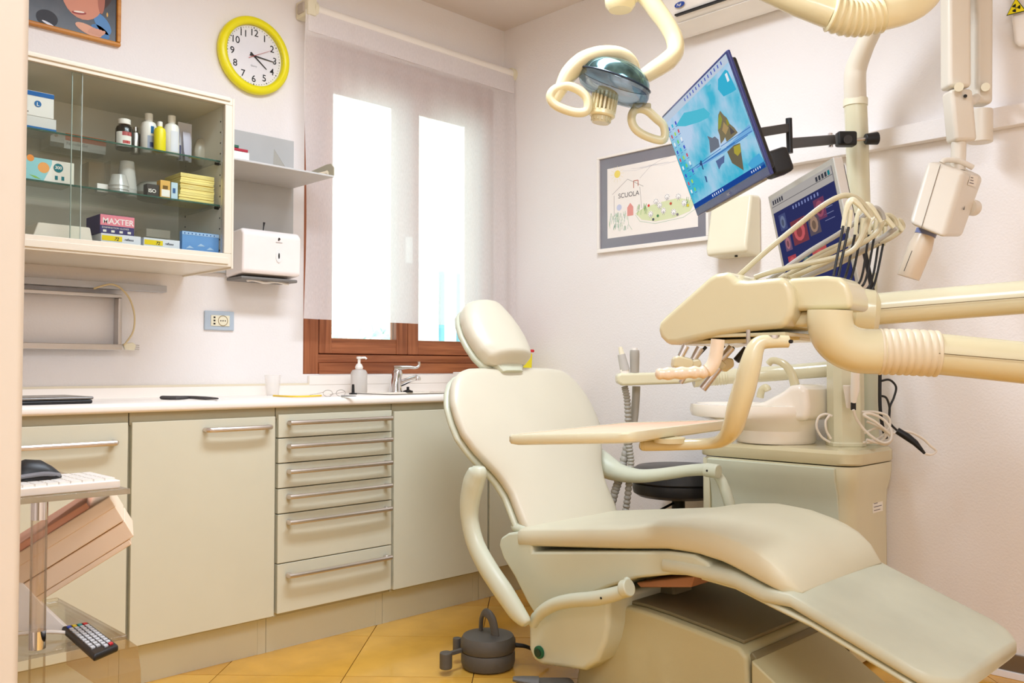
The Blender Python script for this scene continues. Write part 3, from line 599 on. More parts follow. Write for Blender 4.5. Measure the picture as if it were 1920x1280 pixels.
carton(342, 411, 436, 480, 0, 0.02, mat('blue_print_board', (112, 160, 220), 0.4), 'blue printed picture box at the bottom right of the cabinet', y=y72, face=f_sea)

# ------------------------------------------------------------------ under-cabinet bar and steel frame rack
UY = 3.14
r0 = on(313, 546, 1, UY)
o = M().box(0.55, r0.x, UY, UY+0.038, r0.z-0.004, r0.z+0.020, mat('grey_rail', (188, 188, 192), 0.4)).build('under_cabinet_rail', bev=0.002); tag(o, 'long grey rail mounted under the wall cabinet', 'rail')
FYY = 3.135
fa, fb = on(230, 551, 1, FYY), on(230, 655, 1, FYY)
t = thing('wall_rack', 'brushed steel rectangular frame rack on the wall under the cabinet', 'rack', (0.9, FYY+0.05, fb.z))
M().box(0.55, fa.x, FYY, FYY+0.04, fa.z-0.014, fa.z-0.002, STEEL).build('top_bar', t, bev=0.002)
M().box(0.55, fa.x, FYY, FYY+0.04, fb.z, fb.z+0.010, STEEL).box(0.55, fa.x, FYY-0.004, FYY, fb.z-0.002, fb.z+0.018, STEEL).build('bottom_bar', t, bev=0.002)
M().box(fa.x-0.014, fa.x-0.001, FYY-0.002, FYY+0.04, fb.z+0.0105, fa.z-0.0145, STEEL).build('side_bar', t, bev=0.002)
cb_ = [on(x, y, 1, FYY-0.008) for x, y in ((176, 541), (195, 535), (210, 533), (226, 540), (243, 560), (252, 590), (250, 620), (238, 640), (232, 647))]
t = thing('power_cord', 'cream power cord with three pin plug hanging on the steel rack', 'cord', cb_[-1])
M().tube(smooth_path(cb_, 5), 0.0032, mat('cord_cream', (214, 194, 150), 0.5), 8).build('cable', t)
pg = on(243, 649, 1, FYY-0.006)
pl = M().prism([pg+V(-0.022, 0, 0.008), pg+V(0.012, 0, 0.014), pg+V(0.024, 0, 0.004), pg+V(0.018, 0, -0.014), pg+V(-0.014, 0, -0.012)], (0, 0.014, 0), CREAM2).build('plug', t, bev=0.003)
for i in range(3): M().tube([pg+V(0.02, 0.007, 0.004-i*0.007), pg+V(0.036, 0.007, 0.003-i*0.007)], 0.0022, STEEL, 8).build('pin', pl)
# socket
s0, s1_ = on(382, 582, 1, WY), on(437, 620, 1, WY)
t = thing('wall_socket', 'wall socket with grey surround on the wall above the drawers', 'socket', ((s0.x+s1_.x)/2, WY, s1_.z))
M().box(s0.x, s1_.x, WY-0.009, WY-0.0005, s1_.z, s0.z, mat('socket_grey', (178, 190, 202), 0.4)).build('surround', t, bev=0.003)
sw, sh = s1_.x-s0.x, s0.z-s1_.z
ins = M().box(s0.x+sw*0.2, s1_.x-sw*0.17, WY-0.012, WY-0.0095, s1_.z+sh*0.22, s0.z-sh*0.22, CREAM2).build('socket_insert', t, bev=0.001)
dk = M(); yk = WY-0.0125
cxk, czk = s0.x+sw*0.60, s1_.z+sh*0.5
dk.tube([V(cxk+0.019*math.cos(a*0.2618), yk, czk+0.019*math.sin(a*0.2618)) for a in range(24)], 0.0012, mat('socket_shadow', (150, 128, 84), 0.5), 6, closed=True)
for dx, dz in ((-0.009, 0), (0, 0), (0.009, 0)): dk.ell((cxk+dx, yk, czk+dz), (0.0025, 0, 0), (0, 0.0006, 0), (0, 0, 0.0025), BLACK, 10, 6)
for dz in (-0.012, 0, 0.012): dk.box(s0.x+sw*0.28, s0.x+sw*0.34, yk-0.0006, yk+0.0005, czk+dz-0.003, czk+dz+0.003, BLACK)
dk.build('socket_holes', t)

# ------------------------------------------------------------------ grey panel, shelf, towel dispenser
pz1, pz0 = on(435, 241, 1, WY-0.02).z, on(500, 528, 1, WY-0.02).z
px1 = on(551, 300, 1, WY-0.02).x
o = M().box(1.449, px1, WY-0.02, WY-0.001, 1.335, pz1, GREYP).build('back_board', bev=0.002); tag(o, 'grey board on the wall between the cabinet and the window', 'board')
shz = on(628, 334, 1, 2.90).z
t = thing('wall_shelf', 'grey shelf with upturned rounded end fixed to the grey board', 'shelf', (1.7, 3.0, shz))
SY0 = 2.86
xa_, xb_ = 1.449, on(626, 336, 1, SY0).x
M().box(xa_, xb_, SY0, WY-0.021, shz-0.008, shz, mat('shelf_grey', (196, 194, 192), 0.4)).build('shelf_board', t, bev=0.002)
M().prism([(xb_, SY0+0.002, shz), (xb_, SY0+0.002, shz+0.03), (xb_, SY0+0.02, shz+0.048), (xb_, SY0+0.05, shz+0.05), (xb_, WY-0.03, shz+0.03), (xb_, WY-0.03, shz)], (0.003, 0, 0), mat('shelf_end_olive', (176, 168, 146), 0.4)).build('shelf_end', t)
for k, (c, z0_, w_, h_, lb_) in enumerate((((238, 232, 226), 0, 0.09, 0.030, 'white carton on the grey shelf beside the cabinet'), ((160, 30, 50), 0.0305, 0.085, 0.010, 'dark red booklet lying on the white carton'), ((30, 90, 70), 0.041, 0.05, 0.010, 'dark green booklet on top of the red one'))):
    o = M().box(1.452, 1.452+w_, SY0+0.02, SY0+0.12, shz+z0_+0.0005, shz+z0_+h_, mat('stack_%d' % k, c, 0.5)).build('booklet' if k else 'carton', bev=0.001); tag(o, lb_, 'booklet' if k else 'box')
hx = on(520, 310, 1, 3.0).x
o = M().prism([(hx-0.03, 2.98, shz+0.0008), (hx+0.045, 2.98, shz+0.0008), (hx-0.002, 3.02, shz+0.10)], (0, 0.003, 0), CLEAR).build('acrylic_card_holder', smooth=False); tag(o, 'clear acrylic wedge standing on the grey shelf', 'holder')
o = M().tube(smooth_path([V(hx-0.05+0.014*i, 2.93+0.006*math.sin(i*1.7), shz+0.006) for i in range(9)], 3), 0.005, WHITEP, 8).build('gauze_roll'); tag(o, 'thin white roll lying in front of the acrylic wedge', 'roll')
gx = xb_-0.05
o = M().tube(smooth_path([V(gx, 2.93, shz+0.006), V(gx+0.03, 2.91, shz+0.010), V(gx+0.042, 2.89, shz+0.014)], 4), [0.004, 0.008, 0.009], mat('pale_object', (222, 206, 180), 0.3), 10).build('small_clip'); tag(o, 'small pale clip in the rounded end of the shelf', 'clip')
# dispenser
DYF = 3.02
d0, d1 = on(452, 423, 1, DYF), on(565, 528, 1, DYF)
t = thing('towel_dispenser', 'white paper towel dispenser on the wall beside the window', 'dispenser', ((d0.x+d1.x)/2, 3.1, 1.3))
xa_, xb_, zt_, zb_ = on(462, 430, 1, DYF).x-0.012, d1.x, on(500, 430, 1, DYF).z, on(500, 513, 1, DYF).z
M().prism([(xa_, WY-0.021, zt_-0.01), (xa_, DYF+0.02, zt_), (xa_, DYF, zt_-0.02), (xa_, DYF+0.004, zb_+0.006), (xa_, DYF+0.012, zb_), (xa_, WY-0.021, zb_-0.012)], (xb_-xa_, 0, 0), mat('dispenser_white', (246, 236, 232), 0.25)).build('dispenser_shell', t, bev=0.012, seg=3)
M().box(xa_+0.004, xb_-0.004, DYF+0.02, WY-0.022, zb_-0.024, zb_-0.012, mat('dispenser_grey', (120, 116, 112), 0.5)).build('dispenser_base', t, bev=0.004)
M().tube(smooth_path([V(xa_+0.04+0.022*i, DYF+0.045, zb_-0.026+0.003*math.sin(i*1.4)) for i in range(9)], 3), 0.005, WHITEP, 6).build('towel_edge', t)
xc = xa_+(xb_-xa_)*0.60; zc = (zt_+zb_)/2-0.012
M().prism([V(xc+0.013*math.cos(a*0.3927), DYF-0.0005, zc+0.026*math.sin(a*0.3927)) for a in range(16)], (0, 0.003, 0), mat('dispenser_window_ring', (232, 232, 230), 0.3)).build('window_ring', t)
M().prism([V(xc+0.003*math.cos(a*0.3927), DYF-0.0018, zc+0.011*math.sin(a*0.3927)) for a in range(16)], (0, 0.003, 0), BLACK).build('window_slot', t)
lg = M(); lc = V(xc, DYF-0.001, zt_-0.033)
for a in range(3): lg.tube([lc+V(0.0035*math.cos(q*0.5236)*(1-a*0.2)+0.0015*a, 0, 0.006*math.sin(q*0.5236)*(1-a*0.2)) for q in range(9)], 0.0009, BLACK, 6)
lg.box(xc-0.014, xc+0.014, DYF-0.0012, DYF-0.0006, zt_-0.0455, zt_-0.044, flat((150, 146, 144))); lg.build('emblem_print', t)
bp = V(xa_+(xb_-xa_)*0.44, DYF+0.05, zt_-0.0)
o = M().tube(smooth_path([bp, bp+V(0.002, 0, 0.018), bp+V(0.004, 0, 0.034)], 4), [0.002, 0.0025, 0.005], BLACK, 8).build('black_probe'); tag(o, 'small black handled tool standing on the towel dispenser', 'tool')

# ------------------------------------------------------------------ clock
ck = on(480, 103, 1, WY-0.03); CRAD = (on(546, 103, 1, WY-0.03).x-on(413, 103, 1, WY-0.03).x)/2
CRZ = (on(480, 31, 1, WY-0.03).z-on(480, 175, 1, WY-0.03).z)/2; CRR = (CRAD+CRZ)/2
t = thing('wall_clock', 'round wall clock with thick yellow rim showing quarter past four', 'clock', ck)
YRIM = mat('yellow_clock_rim', (238, 226, 20), 0.3)
yk = V(ck.x, WY-0.001, ck.z)
M().loft([[yk+V(math.cos(a)*r, -d_, math.sin(a)*r) for a in [i*2*math.pi/64 for i in range(64)]] for r, d_ in ((CRR*0.96, 0), (CRR, 0.008), (CRR, 0.022), (CRR*0.97, 0.030), (CRR*0.86, 0.034), (CRR*0.79, 0.028), (CRR*0.785, 0.016), (CRR*0.785, 0.0))], YRIM, closed=True, lim=40) if False else None
rim = M().loft([[yk+V(math.cos(a)*r, -d_, math.sin(a)*r) for a in [i*2*math.pi/64 for i in range(64)]] for r, d_ in ((CRR*0.96, 0), (CRR, 0.008), (CRR, 0.022), (CRR*0.97, 0.030), (CRR*0.86, 0.034), (CRR*0.79, 0.028), (CRR*0.785, 0.016), (CRR*0.785, 0.0))], YRIM, cap=False).build('rim', t, lim=60)
M().lathe([(0, 0.001), (CRR*0.79, 0.001), (CRR*0.79, 0.012), (0, 0.012)], yk, mat('clock_face_white', (250, 246, 248), 0.4), (0, -1, 0), 48).build('dial', t)
nm = M(); yn = yk+V(0, -0.0125, 0)
for hr in range(1, 13):
    a = R(90-30*hr); c = yn+V(math.cos(a), 0, math.sin(a))*CRR*0.60
    nm.text(str(hr), c+V(0, 0, -CRR*0.075), XX, ZZ, CRR*0.25, flat((30, 30, 34)), 'CENTER', bold=0.008)
for mi_ in range(60):
    a = R(6*mi_); c = yn+V(math.cos(a), 0, math.sin(a))*CRR*0.735; r = 0.0014 if mi_ % 5 else 0.0024
    nm.poly([c+V(-r, 0, -r), c+V(r, 0, -r), c+V(r, 0, r), c+V(-r, 0, r)], flat((60, 60, 60)))
nm.text('Quartz', yn+V(0, 0, -CRR*0.28), XX, ZZ, CRR*0.06, flat((110, 106, 104)), 'CENTER'); nm.build('numerals', t, smooth=False)
def hand(ang, ln, wd, dy, m, tail=0.12):
    a = R(90-ang); d_ = V(math.cos(a), 0, math.sin(a)); n_ = V(-math.sin(a), 0, math.cos(a)); c = yn+V(0, -dy, 0)
    M().prism([c-d_*CRR*tail-n_*wd, c+d_*ln*CRR-n_*wd*0.5, c+d_*ln*CRR+n_*wd*0.5, c-d_*CRR*tail+n_*wd], (0, -0.001, 0), m).build('hand', t)
hand(93, 0.58, 0.0028, 0.003, BLACK); hand(127, 0.45, 0.0034, 0.001, BLACK); hand(62, 0.55, 0.0009, 0.005, mat('clock_red', (200, 50, 40), 0.4), 0.18)
M().lathe([(0, 0), (CRR*0.785, 0), (CRR*0.785, 0.001), (0, 0.001)], yk+V(0, -0.024, 0), glass_mat('clock_glass', (255, 255, 255), 0.0), (0, -1, 0), 48).build('clock_glass', t)

# ------------------------------------------------------------------ portrait, upper left
pxr, pzb = on(228, 0, 1, WY-0.02).x, on(228, 88, 1, WY-0.02).z; pxl = 0.86; pzt = pzb+0.30
t = thing('framed_portrait', 'wood framed portrait photo of a smiling person with head on hand, above the cabinet', 'picture', ((pxl+pxr)/2, WY, pzb))
fw = 0.014
for nm_, b_ in (('frame_rail', (pxl, pxr, pzb, pzb+fw)), ('frame_rail', (pxl, pxr, pzt-fw, pzt)), ('frame_rail', (pxl, pxl+fw, pzb+fw, pzt-fw)), ('frame_rail', (pxr-fw, pxr, pzb+fw, pzt-fw))):
    M().box(b_[0], b_[1], WY-0.022, WY-0.001, b_[2], b_[3], OAK).build(nm_, t, bev=0.004)
pr = M(); yy = WY-0.012
pr.box(pxl+fw, pxr-fw, yy, yy+0.008, pzb+fw, pzt-fw, mat('portrait_ground', (40, 31, 27), 0.3, var=0.5, vscale=20))
def blob(cx_, cz_, rx, rz, c, k=0, rot=0, n=24):
    pr.poly([V(cx_+rx*math.cos(q)*math.cos(rot)-rz*math.sin(q)*math.sin(rot), yy-0.0003-0.0002*k, cz_+rx*math.cos(q)*math.sin(rot)+rz*math.sin(q)*math.cos(rot)) for q in [i*2*math.pi/n for i in range(n)]], flat(c, 0.4))
def pq(px, py): q = on(px, py, 1, yy); return q.x, q.z
kx = 3.05/1660
x_, z_ = pq(160, 20); blob(x_, z_+0.105, 0.095, 0.11, (70, 44, 34), 0)
x_, z_ = pq(188, 60); blob(x_, z_, 0.034, 0.018, (70, 120, 172), 1, -0.5)
x_, z_ = pq(192, 45); blob(x_, z_, 0.04, 0.022, (84, 132, 184), 1, -0.9)
x_, z_ = pq(155, 0); blob(x_, z_+0.02, 0.070, 0.088, (206, 138, 112), 2)
x_, z_ = pq(190, 0); blob(x_, z_, 0.012, 0.05, (170, 104, 84), 3)
x_, z_ = pq(148, 24); blob(x_, z_, 0.024, 0.006, (150, 60, 56), 4, 0.15); blob(x_, z_+0.003, 0.018, 0.003, (240, 226, 214), 5, 0.15)
x_, z_ = pq(166, 56); blob(x_, z_, 0.045, 0.016, (216, 160, 132), 4, -0.25)
for i in range(4): x_, z_ = pq(172+i*6, 57+i*2); blob(x_, z_, 0.007, 0.016, (206, 150, 124), 5+i, -0.9)
x_, z_ = pq(88, 34); blob(x_, z_, 0.034, 0.028, (36, 30, 32), 1)
x_, z_ = pq(90, 44); blob(x_, z_, 0.02, 0.004, (220, 220, 230), 2, -0.3)
x_, z_ = pq(201, 28); blob(x_, z_, 0.003, 0.008, (214, 170, 90), 3)
pr.build('photo_print', t, smooth=False)

# ================================================================== right wall items
# framed child's drawing
fy1, fy0 = on(1124, 400, 0, WX).y, on(1333, 400, 0, WX).y
fz0, fz1 = on(1124, 475, 0, WX-0.01).z, on(1126, 295, 0, WX-0.01).z
t = thing('framed_drawing', 'framed child drawing of a school in a grey mount on the right wall', 'picture', (WX, (fy0+fy1)/2, fz0))
fw = 0.018
def ybox(y0_, y1_, z0_, z1_, d0_, d1_, m): return M().box(WX-d1_, WX-d0_, y0_, y1_, z0_, z1_, m)
for b_ in ((fy0, fy1, fz0, fz0+fw), (fy0, fy1, fz1-fw*0.6, fz1), (fy0, fy0+fw*0.7, fz0+fw, fz1-fw*0.6), (fy1-fw*0.7, fy1, fz0+fw, fz1-fw*0.6)):
    ybox(*b_, 0.001, 0.02, WHITEP).build('frame_rail', t, bev=0.002)
ybox(fy0+0.01, fy1-0.01, fz0+0.01, fz1-0.008, 0.002, 0.010, mat('grey_mount', (128, 126, 134), 0.25, coat=0.6)).build('mount', t)
xp = WX-0.0105; iy1, iy0 = fy1-0.055, fy0+0.055; iz0, iz1 = fz0+0.062, fz1-0.06
dr = M(); dr.poly([(xp, iy1, iz0), (xp, iy0, iz0), (xp, iy0, iz1), (xp, iy1, iz1)], flat((240, 232, 224), 0.3))
W_, H_ = iy1-iy0, iz1-iz0
def q3(u, v, k=1): return V(xp-0.0003*k, iy1-W_*u, iz0+H_*v)       # u to the right, v up
def line(pts, c, wd=0.0016, k=1):
    for a, b in zip(pts[:-1], pts[1:]):
        A, B = q3(*a, k), q3(*b, k); d_ = (B-A); n_ = V(0, -d_.z, d_.y).normalized()*wd/2; dr.poly([A-n_, B-n_, B+n_, A+n_], flat(c, 0.4))
def disc(u, v, r, c, k=1, n=14, sq=1): dr.poly([q3(u, v, k)+V(0, math.cos(i*2*math.pi/n)*r, math.sin(i*2*math.pi/n)*r*sq) for i in range(n)], flat(c, 0.4))
PN = (150, 140, 136)
line([(0.06, 0.62), (0.24, 0.80), (0.42, 0.66)], PN); line([(0.08, 0.60), (0.08, 0.30)], PN); line([(0.38, 0.66), (0.40, 0.36)], PN)
dr.text('SCUOLA', q3(0.13, 0.55, 2), (0, -1, 0), (0, 0, 1), 0.030, flat((96, 90, 92), 0.4))
dr.poly([q3(u, v, 2) for u, v in ((0.235, 0.28), (0.235, 0.40), (0.27, 0.46), (0.305, 0.40), (0.305, 0.28))], flat((222, 150, 140), 0.4))
disc(0.14, 0.42, 0.014, (196, 200, 222)); line([(0.31, 0.66), (0.31, 0.76), (0.36, 0.76), (0.36, 0.68)], (190, 120, 100), 0.004)
disc(0.12, 0.90, 0.017, (236, 214, 110), 2)
for i in range(12):
    a = i*0.5236; line([(0.12+0.045*math.cos(a), 0.90+0.07*math.sin(a)), (0.12+0.08*math.cos(a), 0.90+0.12*math.sin(a))], (230, 214, 150), 0.001)
rnd = random.Random(3)
for i in range(70): u = rnd.uniform(0.02, 0.24); v = rnd.uniform(0.08, 0.30); line([(u, v), (u+rnd.uniform(-0.01, 0.01), v+0.06)], rnd.choice(((120, 170, 130), (110, 165, 150), (150, 190, 140))), 0.0014)
dr.poly([q3(u, v, 1) for u, v in ((0.33, 0.30), (0.40, 0.20), (0.55, 0.15), (0.75, 0.16), (0.92, 0.22), (0.98, 0.34), (0.80, 0.42), (0.60, 0.40), (0.42, 0.36))], flat((214, 220, 176), 0.4))
for i in range(40): u = rnd.choice((rnd.uniform(0.34, 0.46), rnd.uniform(0.85, 0.98))); v = rnd.uniform(0.26, 0.36); line([(u, v), (u+0.008, v+0.07)], (120, 170, 90), 0.0016, 2)
for u, v in ((0.56, 0.42), (0.68, 0.46), (0.80, 0.44), (0.50, 0.26), (0.64, 0.28), (0.75, 0.24), (0.60, 0.36), (0.86, 0.34)):
    disc(u, v, 0.013, (246, 242, 238), 3)
    for a in range(8): disc(u+0.022*math.cos(a*0.785), v+0.03*math.sin(a*0.785), 0.0028, (190, 184, 180), 4, 6)
    line([(u-0.01, v-0.06), (u, v), (u+0.012, v-0.06)], (170, 164, 160), 0.0012, 3)
for u, v, c in ((0.48, 0.38, (210, 70, 60)), (0.72, 0.36, (190, 80, 60)), (0.90, 0.30, (220, 200, 60)), (0.58, 0.22, (70, 130, 80)), (0.53, 0.18, (90, 90, 100)), (0.79, 0.20, (130, 120, 130))): disc(u, v, 0.006, c, 5)
line([(0.24, 0.28), (0.25, 0.16), (0.29, 0.08)], (160, 190, 160)); line([(0.33, 0.28), (0.38, 0.18), (0.55, 0.12), (0.85, 0.15), (0.98, 0.24)], (160, 190, 160))
for i in range(5): line([(0.18+0.1*i, 0.93+0.01*(i % 2)), (0.34+0.1*i, 0.90+0.015*(i % 3)), (0.5+0.1*i, 0.93)], (206, 202, 208), 0.001)
line([(0.38, 0.78), (0.5, 0.92), (0.62, 0.98), (0.72, 1.0)], (180, 170, 172), 0.0012)
dr.build('drawing_print', t, smooth=False)
# hand towel / soap dispenser under the big monitor
by0, by1 = on(1413, 470, 0, WX-0.06).y, on(1337, 470, 0, WX-0.06).y; bz0, bz1 = on(1375, 476, 0, WX-0.10).z, on(1400, 362, 0, WX-0.10).z
t = thing('soap_dispenser_box', 'cream wall dispenser box below the large monitor', 'dispenser', (WX, (by0+by1)/2, bz0))
M().prism([(WX-0.001, by0, bz0-0.005), (WX-0.11, by0, bz0), (WX-0.115, by0, bz0+0.03), (WX-0.07, by0, bz1), (WX-0.001, by0, bz1+0.005)], (0, by1-by0, 0), CREAM2).build('dispenser_shell', t, bev=0.012, seg=3)
M().lathe([(0, 0), (0.006, 0), (0.006, 0.008), (0, 0.008)], (WX-0.07, (by0+by1)/2-0.02, bz0-0.008), BLACK, n=12).build('nozzle', t)
# cable duct
ca, cb_ = on(1452, 345, 0, WX), on(1800, 250, 0, WX)
zc0 = 1.735; zc1 = 1.80
o = M().box(WX-0.04, WX-0.001, 0.3, 1.80, zc0, zc1, WALLM).build('cable_duct', bev=0.002); tag(o, 'long white horizontal cable duct on the right wall', 'duct')
# AC unit
ay1 = on(1292, 20, 0, WX).y; az0 = on(1330, 60, 0, WX-0.04).z
AW = mat('aircon_white', (240, 232, 222), 0.3)
t = thing('air_conditioner', 'white wall mounted air conditioner at the top of the right wall', 'air conditioner', (WX, ay1-0.4, az0))
pr_ = [(WX-0.001, az0+0.02), (WX-0.05, az0), (WX-0.14, az0+0.015), (WX-0.185, az0+0.05), (WX-0.20, az0+0.10), (WX-0.20, az0+0.23), (WX-0.17, az0+0.27), (WX-0.001, az0+0.27)]
M().prism([(x, ay1, z) for x, z in pr_], (0, -0.80, 0), AW).build('casing', t, bev=0.012, seg=3)
M().box(WX-0.192, WX-0.176, ay1-0.76, ay1-0.06, az0+0.041, az0+0.047, BLACK).build('air_slot', t)
fl_ = M().prism([(WX-0.075, ay1-0.05, az0+0.000), (WX-0.158, ay1-0.05, az0+0.022), (WX-0.160, ay1-0.05, az0+0.019), (WX-0.078, ay1-0.05, az0-0.004)], (0, -0.70, 0), AW).build('flap', t, bev=0.001)
bd = M(); bc = V(WX-0.2008, ay1-0.09, az0+0.075); bd.poly([bc+V(0, math.cos(i*0.3927)*0.024, math.sin(i*0.3927)*0.011) for i in range(16)], flat((40, 70, 150)))
bd.text('Fuji', bc+V(-0.0006, 0.014, -0.005), (0, -1, 0), ZZ, 0.015, WH, shear=0.2, bold=0.01); bd.build('badge', t, smooth=False)
# radiation sign and holder, upper right
ry = on(1910, 10, 0, WX).y
rc = on(1905, 12, 0, WX-0.045)
t = thing('safety_sign', 'yellow triangular radiation warning sign at the top right of the wall', 'sign', (WX-0.03, rc.y, rc.z-0.03))
tri = [rc+V(0, 0.028, -0.022), rc+V(0, -0.028, -0.022), rc+V(0, 0, 0.028)]
M().prism(tri, (0.001, 0, 0), flat((40, 60, 30))).build('sign_border', t, smooth=False)
M().prism([rc+V(-0.0006, 0, -0.004)+(p-rc-V(0, 0, -0.004))*0.88 for p in tri], (0.0004, 0, 0), flat((246, 226, 20))).build('sign_face', t, smooth=False)
tf = M(); c0 = rc+V(-0.0012, 0, -0.005)
for k in range(3):
    a0 = R(60+120*k); pts = [c0+V(0, math.cos(a0+R(q))*r, math.sin(a0+R(q))*r) for r, qs in ((0.004, (-30, 0, 30)), (0.013, (30, 15, 0, -15, -30))) for q in qs]; tf.poly(pts, flat((20, 24, 20)))
tf.poly([c0+V(0, math.cos(i)*0.0022, math.sin(i)*0.0022) for i in range(6)], flat((20, 24, 20))); tf.build('trefoil', t, smooth=False)
o = M().loft([[V(WX-0.001-d_, rc.y-0.02+s_*w_, z) for s_, d_ in ((1, 0), (1, 0.03), (-1, 0.03), (-1, 0))] for w_, z in ((0.018, rc.z-0.125), (0.032, rc.z-0.105), (0.040, rc.z-0.02), (0.040, rc.z+0.08))], WHITEP).build('exposure_switch_holder', bev=0.01, seg=3)
tag(o, 'white rounded hand switch holder on the wall under the radiation sign', 'holder')

# ================================================================== X-ray arm and head
XR = mat('xray_grey_white', (222, 212, 196), 0.35, var=0.02)
t = thing('dental_xray_unit', 'cream wall mounted dental X-ray arm with angled tube head at right', 'x-ray machine', (2.9, 0.95, 1.3))
u_, v_ = cr.normalized(), V(0, 0, 1)
def bar(pa, pb, d, wd, dp, m, name, bev=0.012):
    a, b = D(*pa, d), D(*pb, d); ax = (a-b).normalized(); sx_ = cr; sy_ = ax.cross(sx_).normalized(); c = (a+b)/2
    return M().obox(c, sx_*wd/2, sy_*dp/2, ax*((a-b).length/2), m).build(name, t, bev=bev, seg=3)
bar((1790, -260), (1792, 168), 2.62, 0.068, 0.06, XR, 'folding_arm')
b1 = bar((1794, 171), (1803, 268), 2.62, 0.066, 0.062, XR, 'arm_joint')
bar((1840, -260), (1838, 198), 2.78, 0.052, 0.06, XR, 'folding_arm')
M().tube([D(1838, 206, 2.78), D(1838, 268, 2.78)], 0.036, XR, 20).build('lower_collar', t, bev=0.004)
M().tube([D(1812, -260, 2.74), D(1812, 150, 2.74)], 0.012, mat('xray_cable', (190, 184, 176), 0.5), 12).build('cable_cover', t)
for px, py, d in ((1798, 163, 2.56), (1848, 163, 2.72)): M().tube([D(px, py, d), D(px, py, d+0.05)], 0.013, CREAM2, 16).build('joint_screw', t)
for px, py, d in ((1810, 180, 2.575), (1832, 180, 2.73)): M().tube([D(px, py, d), D(px, py, d+0.02)], 0.005, BLACK, 12).build('screw_hole', t)
M().tube(smooth_path([D(1812, 181, 2.60), D(1820, 190, 2.62), D(1830, 183, 2.68)], 4), 0.013, XR, 12).build('pivot_knuckle', t)
M().tube([D(1798, 262, 2.62), D(1796, 320, 2.62)], 0.0205, XR, 20).build('neck', t)
# head: box leaning, axis from upper right to lower left
hd = 2.52
ax_ = (D(1800, 305, hd+0.05)-D(1752, 432, hd)).normalized(); sd = cr.copy(); sd = (sd-ax_*sd.dot(ax_)).normalized(); fd = ax_.cross(sd).normalized()
hc = (D(1781, 312, hd+0.04)+D(1768, 438, hd))/2
def prism_d(pix, d0_, d1_): 
    return [[D(x, y, d0_) for x, y in pix], [D(x, y, d1_) for x, y in pix]]
front = [D(1737, 301, 2.56), D(1810, 322, 2.50), D(1772, 447, 2.44), D(1702, 418, 2.50)]
backp = [D(1780, 300, 2.70), D(1846, 332, 2.64), D(1804, 446, 2.60), D(1748, 430, 2.68)]
M().loft([front, backp], XR).build('tube_head', t, bev=0.016, seg=4)
M().tube(smooth_path([D(1765, 306, 2.6), D(1773, 300, 2.6), D(1798, 302, 2.6), D(1824, 314, 2.6)], 4), 0.008, XR, 14).build('head_bracket', t)
M().lathe([(0, 0), (0.024, 0), (0.024, 0.03), (0.016, 0.04), (0, 0.04)], D(1816, 388, 2.62), XR, axis=D(1840, 392, 2.66)-D(1816, 388, 2.62)).build('side_knob', t)
c0_, c1_ = D(1738, 432, 2.54), D(1703, 520, 2.56)
M().tube([c0_, c0_+(c1_-c0_)*0.10], 0.029, mat('cone_ring_blue', (120, 128, 170), 0.4), 24).build('cone_ring', t)
M().tube([c0_+(c1_-c0_)*0.1, c0_+(c1_-c0_)*0.35, c1_], [0.027, 0.033, 0.031], mat('cone_plastic', (218, 200, 176), 0.25), 28).build('aiming_cone', t)
sp_ = M(); A = D(1710, 470, 2.518); B = D(1695, 508, 2.524); sp_.tube([A, B], 0.0009, BLACK, 6); sp_.build('cone_slit', t)
sa_, sb_ = front[0].lerp(front[1], 0.36)-cf*0.0012, front[3].lerp(front[2], 0.36)-cf*0.0012
M().tube([sa_, sb_], 0.0009, mat('seam_line', (120, 108, 92), 0.7), 6).build('head_seam', t)
pf = M(); fn = (front[1]-backp[1]).cross(front[2]-front[1]).normalized()
def on_side(a, b): 
    p = front[1].lerp(backp[1], a).lerp(front[2].lerp(backp[2], a), b); return p
cen = (sum(front, V(0, 0, 0))+sum(backp, V(0, 0, 0)))/8
side_n = (front[1].lerp(backp[2], 0.5)-cen); side_n = (front[2]-front[1]).cross(backp[1]-front[1]).normalized(); side_n *= 1 if side_n.dot(front[1]-cen) > 0 else -1
lx, ly = (backp[1]-front[1]).normalized(), (front[1]-front[2]).normalized()
p0_ = on_side(0.28, 0.18)+side_n*0.0012; pf.poly([p0_, p0_+lx*0.075, p0_+lx*0.075+ly*0.035, p0_+ly*0.035], flat((236, 228, 216)))
for i in range(3): pf.poly([p0_+side_n*0.0004+lx*0.008+ly*(0.007+0.009*i), p0_+side_n*0.0004+lx*(0.05-0.01*i)+ly*(0.007+0.009*i), p0_+side_n*0.0004+lx*(0.05-0.01*i)+ly*(0.010+0.009*i), p0_+side_n*0.0004+lx*0.008+ly*(0.010+0.009*i)], flat((120, 110, 110)))
p1_ = on_side(0.45, 0.56)+side_n*0.0012; pf.poly([p1_, p1_+lx*0.014, p1_+lx*0.007+ly*0.016], flat((80, 72, 66))); pf.build('rating_label', t, smooth=False)

